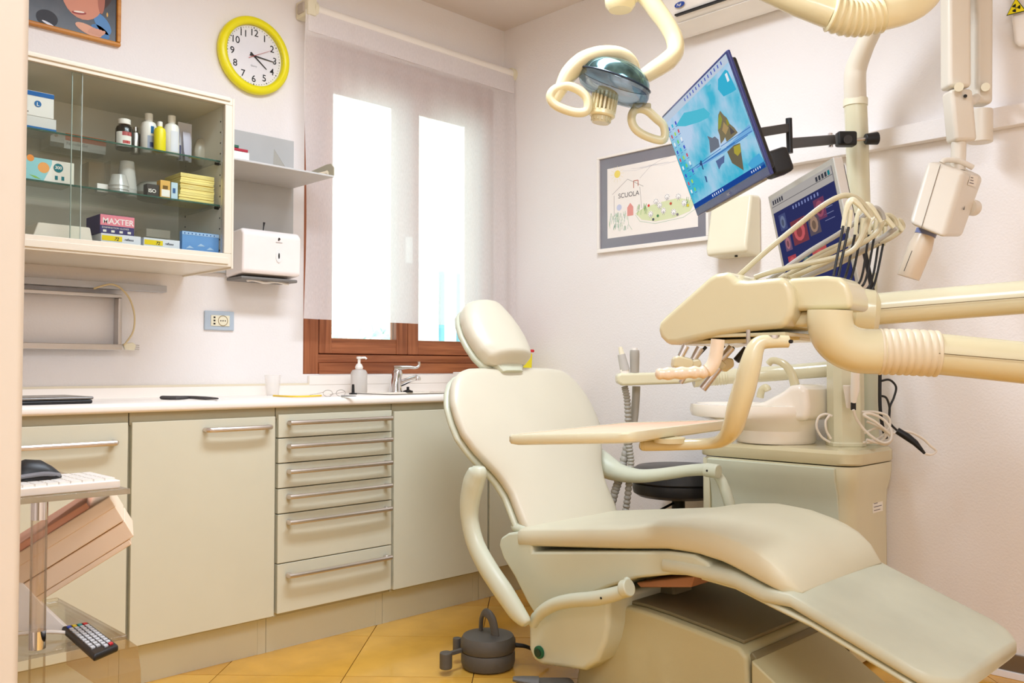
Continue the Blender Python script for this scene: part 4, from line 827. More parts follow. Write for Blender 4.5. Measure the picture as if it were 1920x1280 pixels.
# ================================================================== unit cabinet, cuspidor, column
UX, UY0, UY1 = 2.75, 1.235, 1.80
t = thing('dental_unit_cabinet', 'cream and sage equipment cabinet standing against the right wall behind the chair', 'cabinet', (2.93, 1.5, 0))
def rr(x0_, x1_, y0_, y1_, z, r, n=5):
    out = []
    for cx_, cy_, a0 in ((x0_+r, y0_+r, 180), (x1_-r, y0_+r, 270), (x1_-r, y1_-r, 0), (x0_+r, y1_-r, 90)):
        for i in range(n+1): a = R(a0+90*i/n); out.append(V(cx_+r*math.cos(a), cy_+r*math.sin(a), z))
    return out
XB = WX-0.012
M().loft([rr(UX+0.02+i, XB, UY0+0.02+i, UY1, z, 0.05) for i, z in ((0, 0.02), (0, 0.50), (-0.004, 0.56), (-0.016, 0.60), (-0.02, 0.63), (-0.02, 0.655))], CREAM).build('cabinet_body', t)
M().loft([rr(UX-0.004+i, XB, UY0-0.006+i, UY1+0.02, z, r) for i, z, r in ((0.004, 0.659, 0.06), (0, 0.665, 0.06), (0, 0.695, 0.06), (0.012, 0.706, 0.055), (0.05, 0.709, 0.04))], YELCR).build('cabinet_top', t)
d_ = M().prism([(UX-0.002+i, 0, z) for i, z in ((0.02, 0.05), (0.02, 0.50), (0.012, 0.56), (-0.006, 0.61), (-0.010, 0.65), (0.03, 0.65), (0.03, 0.05))], (0, 0.475, 0), SAGE)
for v in d_.v: v.y += UY0+0.058
d_.build('door', t, bev=0.004)
M().box(UX+0.012, UX+0.03, UY1-0.028, UY1-0.001, 0.02, 0.65, CREAM).build('end_strip', t, bev=0.003)
sl = M(); p_ = on(1648, 945, 1, UY0+0.019); sl.box(p_.x-0.05, p_.x+0.03, UY0+0.0185, UY0+0.0195, p_.z-0.025, p_.z+0.025, WH)
for i, wdt in enumerate((0.05, 0.062, 0.03, 0.055)): sl.poly([(p_.x-0.042, UY0+0.018, p_.z-0.018+0.0115*i), (p_.x-0.042+wdt, UY0+0.018, p_.z-0.018+0.0115*i), (p_.x-0.042+wdt, UY0+0.018, p_.z-0.0155+0.0115*i), (p_.x-0.042, UY0+0.018, p_.z-0.0155+0.0115*i)], flat((110, 104, 110)))
sl.build('rating_label', t, smooth=False)
ZU = 0.709
# cuspidor bowl
def yz_(px, py): q = on(px, py, 0, 2.79); return (q.y, q.z)
cc = V(2.90, 1.66, ZU)
t = thing('cuspidor_basin', 'white ceramic spittoon basin on the equipment cabinet', 'basin', cc)
def ering(cx_, cy_, rx, ry_, z, n=32, tilt=0): return [V(cx_+rx*math.cos(i*2*math.pi/n), cy_+ry_*math.sin(i*2*math.pi/n), z+tilt*math.sin(i*2*math.pi/n)) for i in range(n)]
p_l, p_r = on(1282, 780, 0, 2.86), on(1512, 780, 0, 2.86)
cyy, ryy = (p_l.y+p_r.y)/2, (p_l.y-p_r.y)/2
M().loft([ering(2.90, 1.585, 0.13, 0.135, ZU+0.001), ering(2.90, 1.585, 0.135, 0.14, ZU+0.012), ering(2.90, 1.585, 0.135, 0.14, ZU+0.045), ering(2.88, 1.63, 0.15, 0.20, ZU+0.075), ering(2.87, 1.66, 0.165, 0.235, ZU+0.090), ering(2.87, 1.66, 0.17, 0.243, ZU+0.11), ering(2.87, 1.66, 0.166, 0.238, ZU+0.132), ering(2.87, 1.66, 0.150, 0.22, ZU+0.135), ering(2.87, 1.66, 0.12, 0.17, ZU+0.10), ering(2.87, 1.66, 0.03, 0.04, ZU+0.07)], CERAM).build('bowl', t)
M().prism([V(2.79, *yz_(px, py)) for px, py in ((1396, 760), (1430, 752), (1462, 735), (1480, 722), (1500, 719), (1511, 732), (1515, 760), (1512, 790), (1396, 790))], (0.20, 0, 0), CERAM).build('splash_back', t, bev=0.022, seg=4)
sp0 = [on(x, y, 0, 2.84) for x, y in ((1491, 722), (1484, 700), (1472, 684), (1458, 677), (1447, 676), (1441, 682))]
M().tube(smooth_path(sp0, 5), [0.017, 0.016, 0.014, 0.012, 0.012, 0.012], YELCR, 12, ell=0.8).build('rinse_spout', t)
sp1 = [on(x, y, 0, 2.87) for x, y in ((1425, 745), (1428, 732), (1436, 726), (1440, 732))]
M().tube(smooth_path(sp1, 4), 0.013, YELCR, 12).build('cup_filler', t)
# column and pole
CXP, CYP = 2.905, 1.325
t = thing('equipment_column', 'tall cream column and bent steel pole rising from the equipment cabinet', 'column', (CXP, CYP, ZU))
dcol = (on(1587, 830, 2, ZU)-CO).dot(cf)
cb0 = D(1587, 828, 3.0); 
M().loft([[V(cb0.x, cb0.y, z)+cr*(s_*w_)+fv*(q*dd) for s_, q in ((-1, -0.6), (-0.6, -1), (0.6, -1), (1, -0.6), (1, 0.8), (-1, 0.8))] for fv in (V(cf.x, cf.y, 0).normalized(),) for z, w_, dd in ((ZU, 0.056, 0.05), (ZU+0.012, 0.056, 0.05), (ZU+0.014, 0.052, 0.046), (1.04, 0.052, 0.046))], CREAM).build('lower_column', t, bev=0.008, seg=3)
rb = D(1630, 824, 3.06)
M().tube([V(rb.x, rb.y, ZU), V(rb.x, rb.y, 1.30)], 0.032, SAGE, 20).build('rear_post', t)
pp = [D(1606, 600, 3.05), D(1611, 400, 3.02), D(1607, 260, 3.0), D(1604, 192, 3.0)]
M().tube(pp, 0.037, CREAM, 24).build('pole', t)
M().tube([D(1604, 199, 3.0), D(1604, 186, 3.0)], 0.040, CREAM2, 24).build('pole_collar', t)
M().tube(smooth_path([D(1604, 192, 3.0), D(1603, 150, 2.98), D(1606, 125, 2.97), D(1622, 85, 2.93), D(1640, 45, 2.89), D(1668, -40, 2.80)], 5), [0.036, 0.036, 0.035, 0.031, 0.030, 0.030], STEELP, 24).build('bent_pole', t)
# sensor holder with camera handpiece
hh_ = D(1600, 745, 2.90)
t = thing('intraoral_camera', 'white intraoral camera wand in a wedge holder on the column, white cable', 'camera', hh_)
M().loft([[D(1580, 722, 2.9), D(1612, 722, 2.9), D(1612, 722, 2.93), D(1580, 722, 2.93)], [D(1587, 765, 2.92), D(1601, 767, 2.92), D(1601, 767, 2.935), D(1587, 765, 2.935)]], WHITEP).build('holder', t, bev=0.003)
M().tube([D(1604, 690, 2.87), D(1603, 730, 2.875), D(1600, 755, 2.885)], [0.013, 0.014, 0.008], WHITEP, 16).build('wand', t)
M().tube([D(1600, 754, 2.885), D(1600, 768, 2.887)], 0.0085, BLACK, 14).build('wand_tip', t)
cabp = [(1600, 768), (1606, 785), (1620, 805), (1640, 822), (1658, 830), (1670, 825), (1672, 810), (1665, 795), (1650, 782), (1630, 775), (1620, 778), (1640, 790), (1660, 806), (1672, 820), (1664, 832), (1645, 830), (1625, 824)]
M().tube(smooth_path([D(x, y, 2.86+0.01*math.sin(i)) for i, (x, y) in enumerate(cabp)], 6), 0.0045, mat('white_cable', (228, 218, 204), 0.4), 8).build('cable', t)
for k, pts in enumerate(([(1556, 829), (1540, 818), (1531, 800), (1535, 782), (1548, 776), (1560, 780)], [(1558, 822), (1550, 808), (1548, 790), (1556, 778)], [(1618, 830), (1650, 820), (1668, 800), (1664, 780), (1640, 772), (1616, 772)], [(1620, 812), (1645, 802), (1662, 812), (1652, 826), (1625, 830)], [(1625, 790), (1650, 800), (1672, 812), (1690, 808), (1710, 811), (1730, 822), (1744, 835), (1755, 845), (1746, 852), (1734, 850)])):
    o = M().tube(smooth_path([D(x, y, 2.93-0.012*k) for x, y in pts], 6), 0.0040, mat('white_cable', (228, 218, 204), 0.4), 8).build('coiled_cable')
    tag(o, ('white cable loop left of the column foot', 'small inner white cable loop left of the column foot', 'large white cable loop behind the column foot', 'flat white cable coil on the cabinet top right of the column', 'beige cable curving over the right end of the cabinet top')[k], 'cable')
for k, pts in enumerate(([(1652, 640), (1650, 700), (1650, 760), (1655, 800), (1662, 822)], [(1652, 714), (1668, 712), (1680, 725), (1676, 745), (1668, 765), (1668, 795)], [(1652, 742), (1662, 746), (1668, 765), (1668, 790), (1680, 805), (1694, 815)])):
    o = M().tube(smooth_path([D(x, y, 2.98-0.01*k) for x, y in pts], 6), (0.006, 0.0038, 0.0038)[k], BLACK, 8).build('black_cable')
    tag(o, ('thick black cable running straight down behind the column', 'black cable looping out to the right of the column', 'thin black cable hanging to the black connector')[k], 'cable')
o = M().tube([D(1682, 807, 2.82), D(1700, 818, 2.81), D(1716, 830, 2.80), D(1734, 850, 2.79)], [0.011, 0.012, 0.010, 0.004], BLACK, 12).build('cable_connector'); tag(o, 'black inline cable connector at the right end of the cabinet top', 'connector')
# assistant arm with suction
t = thing('assistant_arm', 'cream assistant arm with two suction handpieces in front of the right wall', 'dental arm', D(1380, 710, 3.24))
aa = [D(1300, 712, 3.24), D(1360, 706, 3.24), D(1450, 700, 3.22), D(1565, 691, 3.12)]
M().tube(smooth_path(aa, 4), 0.028, CREAM, 20).build('arm_tube', t)
bl_ = M(); bellows(bl_, [D(1338, 708, 3.24), D(1362, 706, 3.24)], 0.0255, 0.030, CREAM, 5); bl_.build('arm_bellows', t)
fvv = V(cf.x, cf.y, 0).normalized()
def slab(pix, d, th_, m, nm_, parent, bev): return M().prism([D(x, y, d) for x, y in pix], fvv*th_, m).build(nm_, parent, bev=bev, seg=4)
slab([(1157, 703), (1164, 699), (1290, 697), (1322, 702), (1318, 712), (1285, 719), (1168, 723), (1158, 718)], 3.20, 0.08, CREAM, 'handpiece_holder', t, 0.010)
H1 = [D(x, y, 3.25) for x, y in ((1171, 724), (1176, 750), (1178, 790), (1179, 830), (1183, 865), (1180, 900), (1175, 945), (1168, 985), (1160, 1040))]
H2 = [D(x, y, 3.28) for x, y in ((1193, 724), (1192, 750), (1188, 790), (1178, 830), (1169, 865), (1160, 900), (1152, 925), (1143, 960), (1130, 1010))]
tt = thing('suction_handpiece', 'slim clear tipped suction handpiece with ribbed hose, left of the pair', 'suction tool', D(1168, 680, 3.22))
M().tube([D(1163, 650, 3.22), D(1166, 664, 3.22)], [0.007, 0.010], CREAM2, 14).build('tip', tt)
M().tube([D(1165, 664, 3.22), D(1172, 694, 3.22)], [0.014, 0.018], mat('clear_grey_plastic', (190, 186, 180), 0.2), 16).build('valve_body', tt)
M().tube([D(1171, 692, 3.22), D(1172, 700, 3.22)], 0.017, WHITEP, 16).build('collar', tt)
hm_ = M(); bellows(hm_, H1, 0.0095, 0.014, GREYH, 44, 10); hm_.build('ribbed_hose', tt)
tt = thing('suction_handpiece', 'thick grey suction handpiece with smooth grey hose, right of the pair', 'suction tool', D(1192, 680, 3.22))
M().tube([D(1190, 652, 3.22), D(1190, 659, 3.22)], 0.010, WHITEP, 14).build('tip', tt)
M().tube(smooth_path([D(1190, 656, 3.22), D(1190, 664, 3.22), D(1190, 698, 3.22)], 3), [0.016, 0.018, 0.016], GREYH, 18).build('valve_body', tt)
hm_ = M(); hm_.tube(smooth_path(H2[:4], 5), 0.015, GREYH, 14); hm_.build('smooth_hose', tt)
hm_ = M(); bellows(hm_, H2[3:], 0.013, 0.0165, GREYH, 20, 10); hm_.build('ribbed_hose', tt)

# ------------------------------------------------------------------ stool
stc = V(2.905, 2.005, 0); 
t = thing('operator_stool', 'round black vinyl stool on a chrome post in the gap behind the chair', 'stool', stc)
zt_ = D(1245, 872, 3.48).z; zb_ = D(1245, 932, 3.40).z
M().lathe([(0, zb_), (0.155, zb_), (0.174, zb_+0.012), (0.178, zb_+0.03), (0.176, zb_+0.05)], stc, BLACKV, n=40).build('seat_band', t)
M().lathe([(0.172, zb_+0.050), (0.180, zb_+0.058), (0.176, zt_-0.012), (0.158, zt_), (0, zt_+0.004)], stc, mat('black_vinyl_top', (46, 44, 44), 0.35), n=40).build('seat_cushion', t)
M().lathe([(0, 0.12), (0.014, 0.12), (0.014, zb_-0.06), (0, zb_-0.06)], stc, CHROME, n=16).build('gas_post', t)
M().lathe([(0, zb_-0.065), (0.026, zb_-0.065), (0.026, zb_-0.001), (0, zb_-0.001)], stc, BLACK, n=16).build('post_sleeve', t)
lv = D(1222, 930, (D(1245, 928, 3.3)-CO).dot(cf)*0.98)
M().tube([stc+V(0, 0, zb_-0.02), stc+V(-0.12, 0.03, zb_-0.06)], 0.005, BLACK, 8).tube([stc+V(-0.12, 0.03, zb_-0.06), stc+V(-0.19, 0.05, zb_-0.10)], 0.009, BLACK, 10).build('height_lever', t)
for i in range(5):
    a = R(72*i+20); e_ = stc+V(math.cos(a), math.sin(a), 0)*0.165
    lg_ = M().tube([stc+V(0, 0, 0.11), stc+V(math.cos(a), math.sin(a), 0)*0.1+V(0, 0, 0.10), e_+V(0, 0, 0.07)], [0.022, 0.016, 0.012], CHROME, 10).build('leg', t)
    M().tube([e_+V(-math.sin(a)*0.012, math.cos(a)*0.012, 0.025), e_+V(math.sin(a)*0.012, -math.cos(a)*0.012, 0.025)], 0.025, BLACK, 16).build('castor', lg_)

# ================================================================== dental chair
CX = 2.24
t = thing('dental_chair', 'reclined cream dental patient chair with sage arms and beige base', 'dental chair', (CX, 1.4, 0))
CH_T = t
def yz(px, py, x=2.0): q = on(px, py, 0, x); return (q.y, q.z)
def interp(tab, v):
    for (a, b), (c, d) in zip(tab[:-1], tab[1:]):
        if a <= v <= c or c <= v <= a: return b+(d-b)*(v-a)/(c-a)
    return tab[0][1] if abs(v-tab[0][0]) < abs(v-tab[-1][0]) else tab[-1][1]
def sup(c, X, N, a, b, e=0.35, n=32, bulge=0.0):
    out = []
    for i in range(n):
        q = 2*math.pi*i/n+0.0001; cs, sn = math.cos(q), math.sin(q)
        x = a*math.copysign(abs(cs)**e, cs); y = b*math.copysign(abs(sn)**e, sn)
        if bulge and sn > 0: y += bulge*(1-(x/a)**2)
        out.append(c+X*x+N*y)
    return out
# seat cushion
seam = [yz(*p, 2.0) for p in ((985, 1034), (1164, 1032), (1255, 1033), (1313, 1043), (1364, 1060), (1427, 1095), (1476, 1119))]
top = [yz(*p, 2.44) for p in ((1150, 985), (1220, 967), (1296, 954), (1393, 940), (1450, 940), (1508, 951), (1565, 972), (1662, 1035))]
seam.sort(); top.sort()
XA = V(1, 0, 0)
ys = [1.035+(2.0-1.035)*i/28 for i in range(29)]
rings = []
for i, y in enumerate(ys):
    zs_, zt_ = interp(seam, y), interp(top, y)-0.004
    if y > 1.55: k_ = (y-1.55)/0.45; zs_ = interp(seam, 1.55)*(1-k_)+0.404*k_; zt_ = (interp(top, 1.55)-0.004)*(1-k_)+0.470*k_+0.012*math.sin(math.pi*k_)*0
    hw = 0.260; e_ = 0.34
    if i == 0: zs_ += 0.012; zt_ = zs_+0.008; hw -= 0.03; y -= 0.002
    if i == 1: zt_ -= 0.012; hw -= 0.006
    if i == len(ys)-1: hw -= 0.02; zt_ -= 0.015
    rings.append(sup(V(CX, y, (zs_+zt_)/2), XA, V(0, 0, 1), hw, (zt_-zs_)/2, e_))
M().loft(rings, SEATM).build('seat_cushion', t, lim=80)
# leg rest shell
rings = []
ys = [1.42, 1.36, 1.28, 1.20, 1.12, 1.05, 0.98, 0.92, 0.86, 0.80, 0.755, 0.725, 0.705, 0.692, 0.685]
for y in ys:
    ztp = interp([(0.66, 0.296), (1.05, 0.437), (1.20, 0.478), (1.32, 0.487), (1.5, 0.48)], y)
    hw = 0.262
    if y < 0.76: hw = 0.262-0.075*((0.76-y)/0.075)**2.2
    th_ = 0.046 if y > 0.70 else 0.036
    rings.append(sup(V(CX, y, ztp-th_/2-(0.02 if y > 1.06 else 0.0)), XA, V(0, 0, 1), hw, th_/2, 0.36, bulge=0.004))
M().loft(rings, FOOTM).build('leg_rest', t, lim=80)
rings = [sup(V(CX, y, interp([(0.66, 0.296), (1.05, 0.437), (1.20, 0.478), (1.32, 0.487)], y)-0.052-(0.006 if y > 1.06 else 0.0)), XA, V(0, 0, 1), 0.255-(0.03 if y < 0.73 else 0), 0.011, 0.4) for y in (1.30, 1.2, 1.1, 1.0, 0.9, 0.8, 0.74, 0.72)]
M().loft(rings, SAGE).build('leg_rest_lip', t, lim=80)
# seat shell
sk_px = [(934, 1022), (938, 1008), (952, 999), (992, 993), (998, 1034), (1164, 1033), (1255, 1034), (1300, 1040), (1325, 1055), (1346, 1084), (1338, 1088), (1307, 1080), (1255, 1078), (1192, 1084), (1141, 1100), (1100, 1118), (1060, 1150), (1010, 1165), (988, 1130), (963, 1080), (943, 1048)]
M().prism([V(1.985, *yz(*p, 1.985)) for p in sk_px], (0.51, 0, 0), SAGE).build('seat_shell', t, bev=0.014, seg=4)
hs_px = [(990, 1150), (990, 1215), (998, 1238), (1015, 1247), (1095, 1258), (1120, 1240), (1134, 1205), (1140, 1175), (1142, 1120), (1060, 1120)]
M().prism([V(1.972, *yz(*p, 1.972)) for p in hs_px], (0.50, 0, 0), SAGE).build('pivot_housing', t, bev=0.016, seg=4)
bc = on(1012, 1222, 0, 1.972)
gb = M().lathe([(0, 0), (0.019, 0), (0.019, 0.006), (0.014, 0.008), (0.0, 0.008)], bc, mat('green_button', (20, 96, 62), 0.4), (-1, 0, 0), 24).build('stop_button', t)
M().lathe([(0, 0.008), (0.012, 0.008), (0.012, 0.011), (0, 0.011)], bc, mat('dark_green_button', (24, 60, 46), 0.4), (-1, 0, 0), 20).build('button_cap', gb)
# base
bx0 = 2.05
tp_ = [yz(*p, bx0) for p in ((1100, 1150), (1146, 1131), (1200, 1143), (1244, 1158), (1320, 1187), (1384, 1213), (1400, 1232))]
poly_ = tp_+[(tp_[-1][0]-0.01, 0.0), (tp_[0][0]+0.05, 0.0)]
M().prism([V(bx0, *p) for p in poly_], (0.40, 0, 0), BASEM).build('base_housing', t, bev=0.012, seg=3)
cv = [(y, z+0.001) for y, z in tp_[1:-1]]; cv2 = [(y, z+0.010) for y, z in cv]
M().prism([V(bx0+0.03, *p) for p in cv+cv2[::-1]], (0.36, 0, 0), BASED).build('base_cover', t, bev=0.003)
w0 = (tp_[-1][0]-0.012, tp_[-1][1]-0.004); wf = [yz(*p, bx0+0.40) for p in ((1520, 1174), (1635, 1278))]
sl_ = (wf[1][1]-wf[0][1])/(wf[1][0]-wf[0][0])
M().prism([V(bx0, *p) for p in (w0, (w0[0], 0), (w0[0]-w0[1]/sl_, 0), (w0[0]-w0[1]/sl_, 0.012))], (0.40, 0, 0), BASEM).build('base_foot', t, bev=0.012, seg=3)
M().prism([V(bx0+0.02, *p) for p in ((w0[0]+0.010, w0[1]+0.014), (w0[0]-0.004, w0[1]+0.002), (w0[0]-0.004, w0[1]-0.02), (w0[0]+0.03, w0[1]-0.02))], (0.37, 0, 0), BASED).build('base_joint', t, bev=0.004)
pk = [yz(1192, 1092, 2.08), yz(1302, 1080, 2.08), yz(1296, 1101, 2.08), yz(1200, 1101, 2.08)]
M().prism([V(2.08, *p) for p in pk], (0.32, 0, 0), mat('pink_brown_plate', (176, 128, 108), 0.5)).build('under_seat_plate', t, bev=0.004)
# scissor link between the base and the seat (hidden in shade)
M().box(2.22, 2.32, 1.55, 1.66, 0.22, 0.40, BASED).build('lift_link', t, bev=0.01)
# backrest
bb, bf = V(0, 0.5, 0.866), V(0, -0.866, 0.5); BP = V(CX, 1.97, 0.44)
WT = [(-0.03, .19), (0.0, .222), (0.04, .232), (0.14, .233), (0.20, .252), (0.25, .285), (0.30, .318), (0.36, .342), (0.42, .345), (0.48, .338), (0.53, .316), (0.565, .290), (0.59, .252), (0.604, .205)]
def back_rings(off, hn, dw, e, bul, wt=WT, P=BP, b_=bb, f_=bf, cx_=0, n=36):
    out = []; N_ = 40; v0, v1 = wt[0][0], wt[-1][0]
    for i in range(N_+1):
        v = v0+(v1-v0)*(0.5-0.5*math.cos(math.pi*i/N_)); k = min(1, math.sqrt(max(0.02, min((v-v0), (v1-v))/0.025)))
        out.append(sup(P+b_*v+f_*off+V(cx_, 0, 0), XA, f_, interp(wt, v)+dw, hn*k, e, n, bul*k))
    return out
M().loft(back_rings(0.012, 0.028, 0, 0.5, 0.012), UPH).build('back_cushion', t, lim=80)
M().loft(back_rings(-0.022, 0.018, 0.004, 0.55, 0), SAGE).build('back_shell', t, lim=80)
# headrest
hb, hf = V(0, 0.62, 0.785), V(0, -0.785, 0.62); HP = V(2.192, 2.22, 0.985)
HT = [(-0.005, .072), (0.015, .102), (0.05, .121), (0.10, .129), (0.15, .128), (0.20, .116), (0.24, .096), (0.265, .068), (0.275, .045)]
M().loft(back_rings(0.004, 0.040, 0, 0.62, 0.018, HT, HP, hb, hf), UPH).build('head_cushion', t, lim=80)
M().loft(back_rings(-0.034, 0.018, 0.003, 0.6, 0, HT, HP, hb, hf), SAGE).build('head_shell', t, lim=80)
M().loft([sup(HP+hb*v+hf*(-0.012), XA, hf, a, b, 0.5, 20) for v, a, b in ((-0.03, 0.05, 0.018), (-0.01, 0.062, 0.022), (0.03, 0.075, 0.026))], SAGE).build('head_bracket', t, lim=60)
M().loft([sup(BP+bb*v+V(-0.03, 0, 0)-bf*0.005, XA, bf, a, 0.013, 0.6, 20) for v, a in ((0.56, 0.06), (0.60, 0.058), (0.625, 0.05), (0.635, 0.035))], mat('neck_rubber', (62, 60, 50), 0.5)).build('neck_bellows', t, lim=60)
# arms
def pathx(pix, x): return [on(p[0], p[1], 0, x) for p in pix]
kf = 3.05/1660; kn = 2.85/1660
fa_ = [(1085, 852, 26), (1105, 858, 32), (1132, 872, 27), (1162, 886, 19), (1200, 892, 14), (1240, 889, 12.5), (1290, 882, 11.5), (1325, 880, 12), (1344, 882, 11)]
M().tube(smooth_path(pathx(fa_, 2.58), 5), lerp_list([r*kf for *_, r in fa_], 41), SAGE, 16, ell=0.95).build('armrest', t)
fl_ = [(1340, 885, 8), (1352, 900, 9.5), (1362, 925, 10), (1370, 955, 10), (1374, 990, 9)]
M().tube(smooth_path(pathx(fl_, 2.58), 5), lerp_list([r*kf for *_, r in fl_], 21), SAGE, 14).build('arm_link', t)
na_ = [(897, 874, 11), (896, 884, 19), (888, 905, 22), (881, 940, 20.5), (881, 975, 18), (892, 1020, 18), (915, 1065, 19), (945, 1110, 19), (968, 1145, 17), (984, 1164, 12), (988, 1170, 7)]
M().tube(smooth_path(pathx(na_, 1.90), 5), lerp_list([r*kn for *_, r in na_], 51), SAGE, 18, ell=0.85).build('armrest', t)
nl_ = [(999, 1172, 8), (1008, 1155, 10.5), (1024, 1141, 12), (1045, 1131, 12), (1075, 1125, 12.5), (1112, 1122, 13), (1147, 1115, 12.5), (1172, 1107, 11)]
M().tube(smooth_path(pathx(nl_, 1.935), 5), lerp_list([r*2.7/1660 for *_, r in nl_], 36), SAGE, 16).build('arm_link', t)
a_ = on(1168, 1104, 0, 1.935); M().tube([a_, on(1181, 1101, 0, 1.935)], 0.0245, SAGE, 20).build('arm_knuckle', t, bev=0.004)
M().tube([a_+V(0, -0.012, 0.0), on(1176, 1086, 0, 1.96)], 0.010, SAGE, 12).build('arm_pin', t)
j_ = on(1160, 973, 0, 2.47); M().tube([j_+V(-0.03, 0.02, 0), j_+V(0.0, 0, 0), j_+V(0.012, -0.01, 0)], [0.020, 0.023, 0.018], SAGE, 18).build('back_hinge', t)
jl = on(945, 1003, 0, 2.03); M().ell(V(2.035, yz(968, 1000)[0], 0.462), (0.035, 0, 0), (0, 0.05, 0), (0, 0, 0.02), SAGE, 20, 10).build('back_hinge', t)
ak = on(1334, 881, 0, 2.555); M().tube([ak+V(-0.004, 0.02, 0), ak+V(-0.004, -0.03, -0.002)], 0.0235, SAGE, 20).build('arm_knuckle', t, bev=0.004)
M().tube([ak+V(-0.0275, 0.0, 0), ak+V(-0.024, 0.0, 0)], 0.004, BLACK, 10).build('knuckle_screw', t)
nk = on(1127, 1121, 0, 1.9145); M().tube([nk+V(-0.001, 0, 0), nk+V(0.004, 0, 0)], 0.0035, BLACK, 10).build('link_screw', t)
# foot control disc
fc = on(915, 1232, 2, 0.03); fc.z = 0
t = thing('foot_control', 'round grey foot control with arched carrying handle on the floor', 'foot pedal', fc)
rd = 0.088
M().lathe([(0, 0), (rd*0.86, 0), (rd*0.95, 0.006), (rd, 0.02), (rd, 0.05), (rd*0.97, 0.054), (0, 0.054)], fc, DGREY, n=40).build('lower_disc', t)
M().lathe([(0, 0.056), (rd*0.98, 0.056), (rd*1.02, 0.064), (rd*1.02, 0.088), (rd*0.93, 0.103), (rd*0.5, 0.110), (0, 0.111)], fc, DGREY, n=40).build('upper_disc', t)
hp_ = [fc+cr*(-0.025)+V(cf.x, cf.y, 0)*0.03+V(0, 0, 0.10), fc+cr*(-0.022)+V(cf.x, cf.y, 0)*0.025+V(0, 0, 0.150), fc+cr*(-0.008)+V(0, 0, 0.175), fc+cr*0.015-V(cf.x, cf.y, 0)*0.02+V(0, 0, 0.155), fc+cr*0.028-V(cf.x, cf.y, 0)*0.035+V(0, 0, 0.085)]
M().tube(smooth_path(hp_, 5), 0.014, DGREY, 12, ell=0.5, up=(cr.x, cr.y, 0)).build('carrying_handle', t)
le = on(836, 1247, 2, 0.03); M().tube([V(le.x, le.y, 0.02), V(le.x, le.y, 0.072)], 0.020, DGREY, 18).build('side_knob', t, bev=0.004)
M().obox((V(le.x, le.y, 0.062)+fc+V(0, 0, 0.062)-cr*0.06)/2, (fc-cr*0.05-V(le.x, le.y, 0))/2, V(0.007, 0.007, 0), (0, 0, 0.006), DGREY).build('lever', t, bev=0.002)
kb = on(857, 1215, 2, 0.05); M().tube([V(kb.x, kb.y, 0.04), V(kb.x, kb.y, 0.085)], 0.014, DGREY, 16).build('side_knob', t, bev=0.003)
M().tube(smooth_path([fc+cr*0.088+V(0, 0, 0.07), fc+cr*0.12+V(0, 0, 0.066), fc+cr*0.15+V(0.01, 0.01, 0.05), fc+cr*0.2+V(0.03, 0.03, 0.02)], 5), [0.008, 0.006, 0.004], BLACK, 8).build('cable', t)
fs = on(1035, 1285, 2, 0.04); fs.z = 0
t = thing('foot_switch', 'low grey foot switch pad in front of the chair base, cut by the frame', 'foot pedal', fs)
M().loft([[fs+cr*a+V(cf.x, cf.y, 0)*b+V(0, 0, z) for a, b in ((-w_, -0.05), (w_, -0.05), (w_, 0.05), (-w_, 0.05))] for w_, z in ((0.07, 0), (0.07, 0.035), (0.055, 0.05))], DGREY).build('pedal_body', t, bev=0.01)
M().tube([fs+cr*(-0.04)+V(0, 0, 0.05), fs+cr*(-0.085)+V(0, 0, 0.055), fs+cr*(-0.115)+V(0, 0, 0.06)], [0.026, 0.02, 0.011], DGREY, 14, ell=0.6).build('toe_lever', t)
o = M().tube([on(1590, 1195, 0, 2.7), on(1584, 1214, 0, 2.7), V(on(1584, 1214, 0, 2.7).x, on(1584, 1222, 0, 2.7).y, 0.002)], [0.016, 0.014, 0.012], BLACK, 12).build('floor_plug'); tag(o, 'black plug standing on the floor between chair base and leg rest', 'plug')

# ================================================================== delivery unit over the chair
DU, DV = V(-0.143, 0.99, 0), V(0.99, 0.143, 0)
OD = D(1500, 575, 1.80)
t = thing('delivery_unit', 'cream instrument delivery unit with whip hoses, tray arm and bellows arm over the chair', 'dental unit', (OD.x, OD.y, OD.z))
DEL = t
def pd(px, py, off=0.0): return onp(px, py, OD+DV*off, DV)
hd_px = [(1231, 617), (1235, 603), (1248, 590), (1290, 553), (1328, 519), (1340, 512), (1361, 509), (1372, 515), (1380, 524), (1400, 525), (1430, 522), (1462, 519), (1476, 525), (1484, 542), (1488, 565), (1485, 590), (1474, 608), (1462, 615), (1400, 621), (1351, 627), (1306, 637), (1267, 646), (1248, 646), (1236, 632)]
M().prism([pd(*p) for p in hd_px], DV*0.36, YELCR).build('console_body', t, bev=0.014, seg=4)
M().prism([pd(*p, 0.03) for p in ((1474, 521), (1548, 516), (1573, 519), (1588, 532), (1596, 554), (1597, 579), (1480, 583))], DV*0.13, YELCR).build('knuckle_block', t, bev=0.012, seg=4)
M().prism([pd(*p, 0.05) for p in ((1475, 584), (1520, 582), (1522, 614), (1475, 613))], DV*0.10, YELCR).build('knuckle_neck', t, bev=0.01)
for k, (p0_, p1_, of) in enumerate((((1345, 632), (1500, 628), 0.10), ((1370, 640), (1525, 636), 0.2), ((1310, 644), (1440, 640), 0.12))):
    a, b = pd(*p0_, of), pd(*p1_, of); M().obox((a+b)/2, (b-a)/2, DV*0.09, (0, 0, 0.004), YELCR).build('under_plate', t, bev=0.002)
eb = [D(x, y, 1.80) for x, y in ((1556, 582), (1556, 604), (1563, 628), (1581, 646), (1610, 657), (1648, 659))]
M().tube(smooth_path(eb, 6), [0.044, 0.0445, 0.045, 0.0455, 0.046, 0.046], YELCR, 28).build('elbow', t)
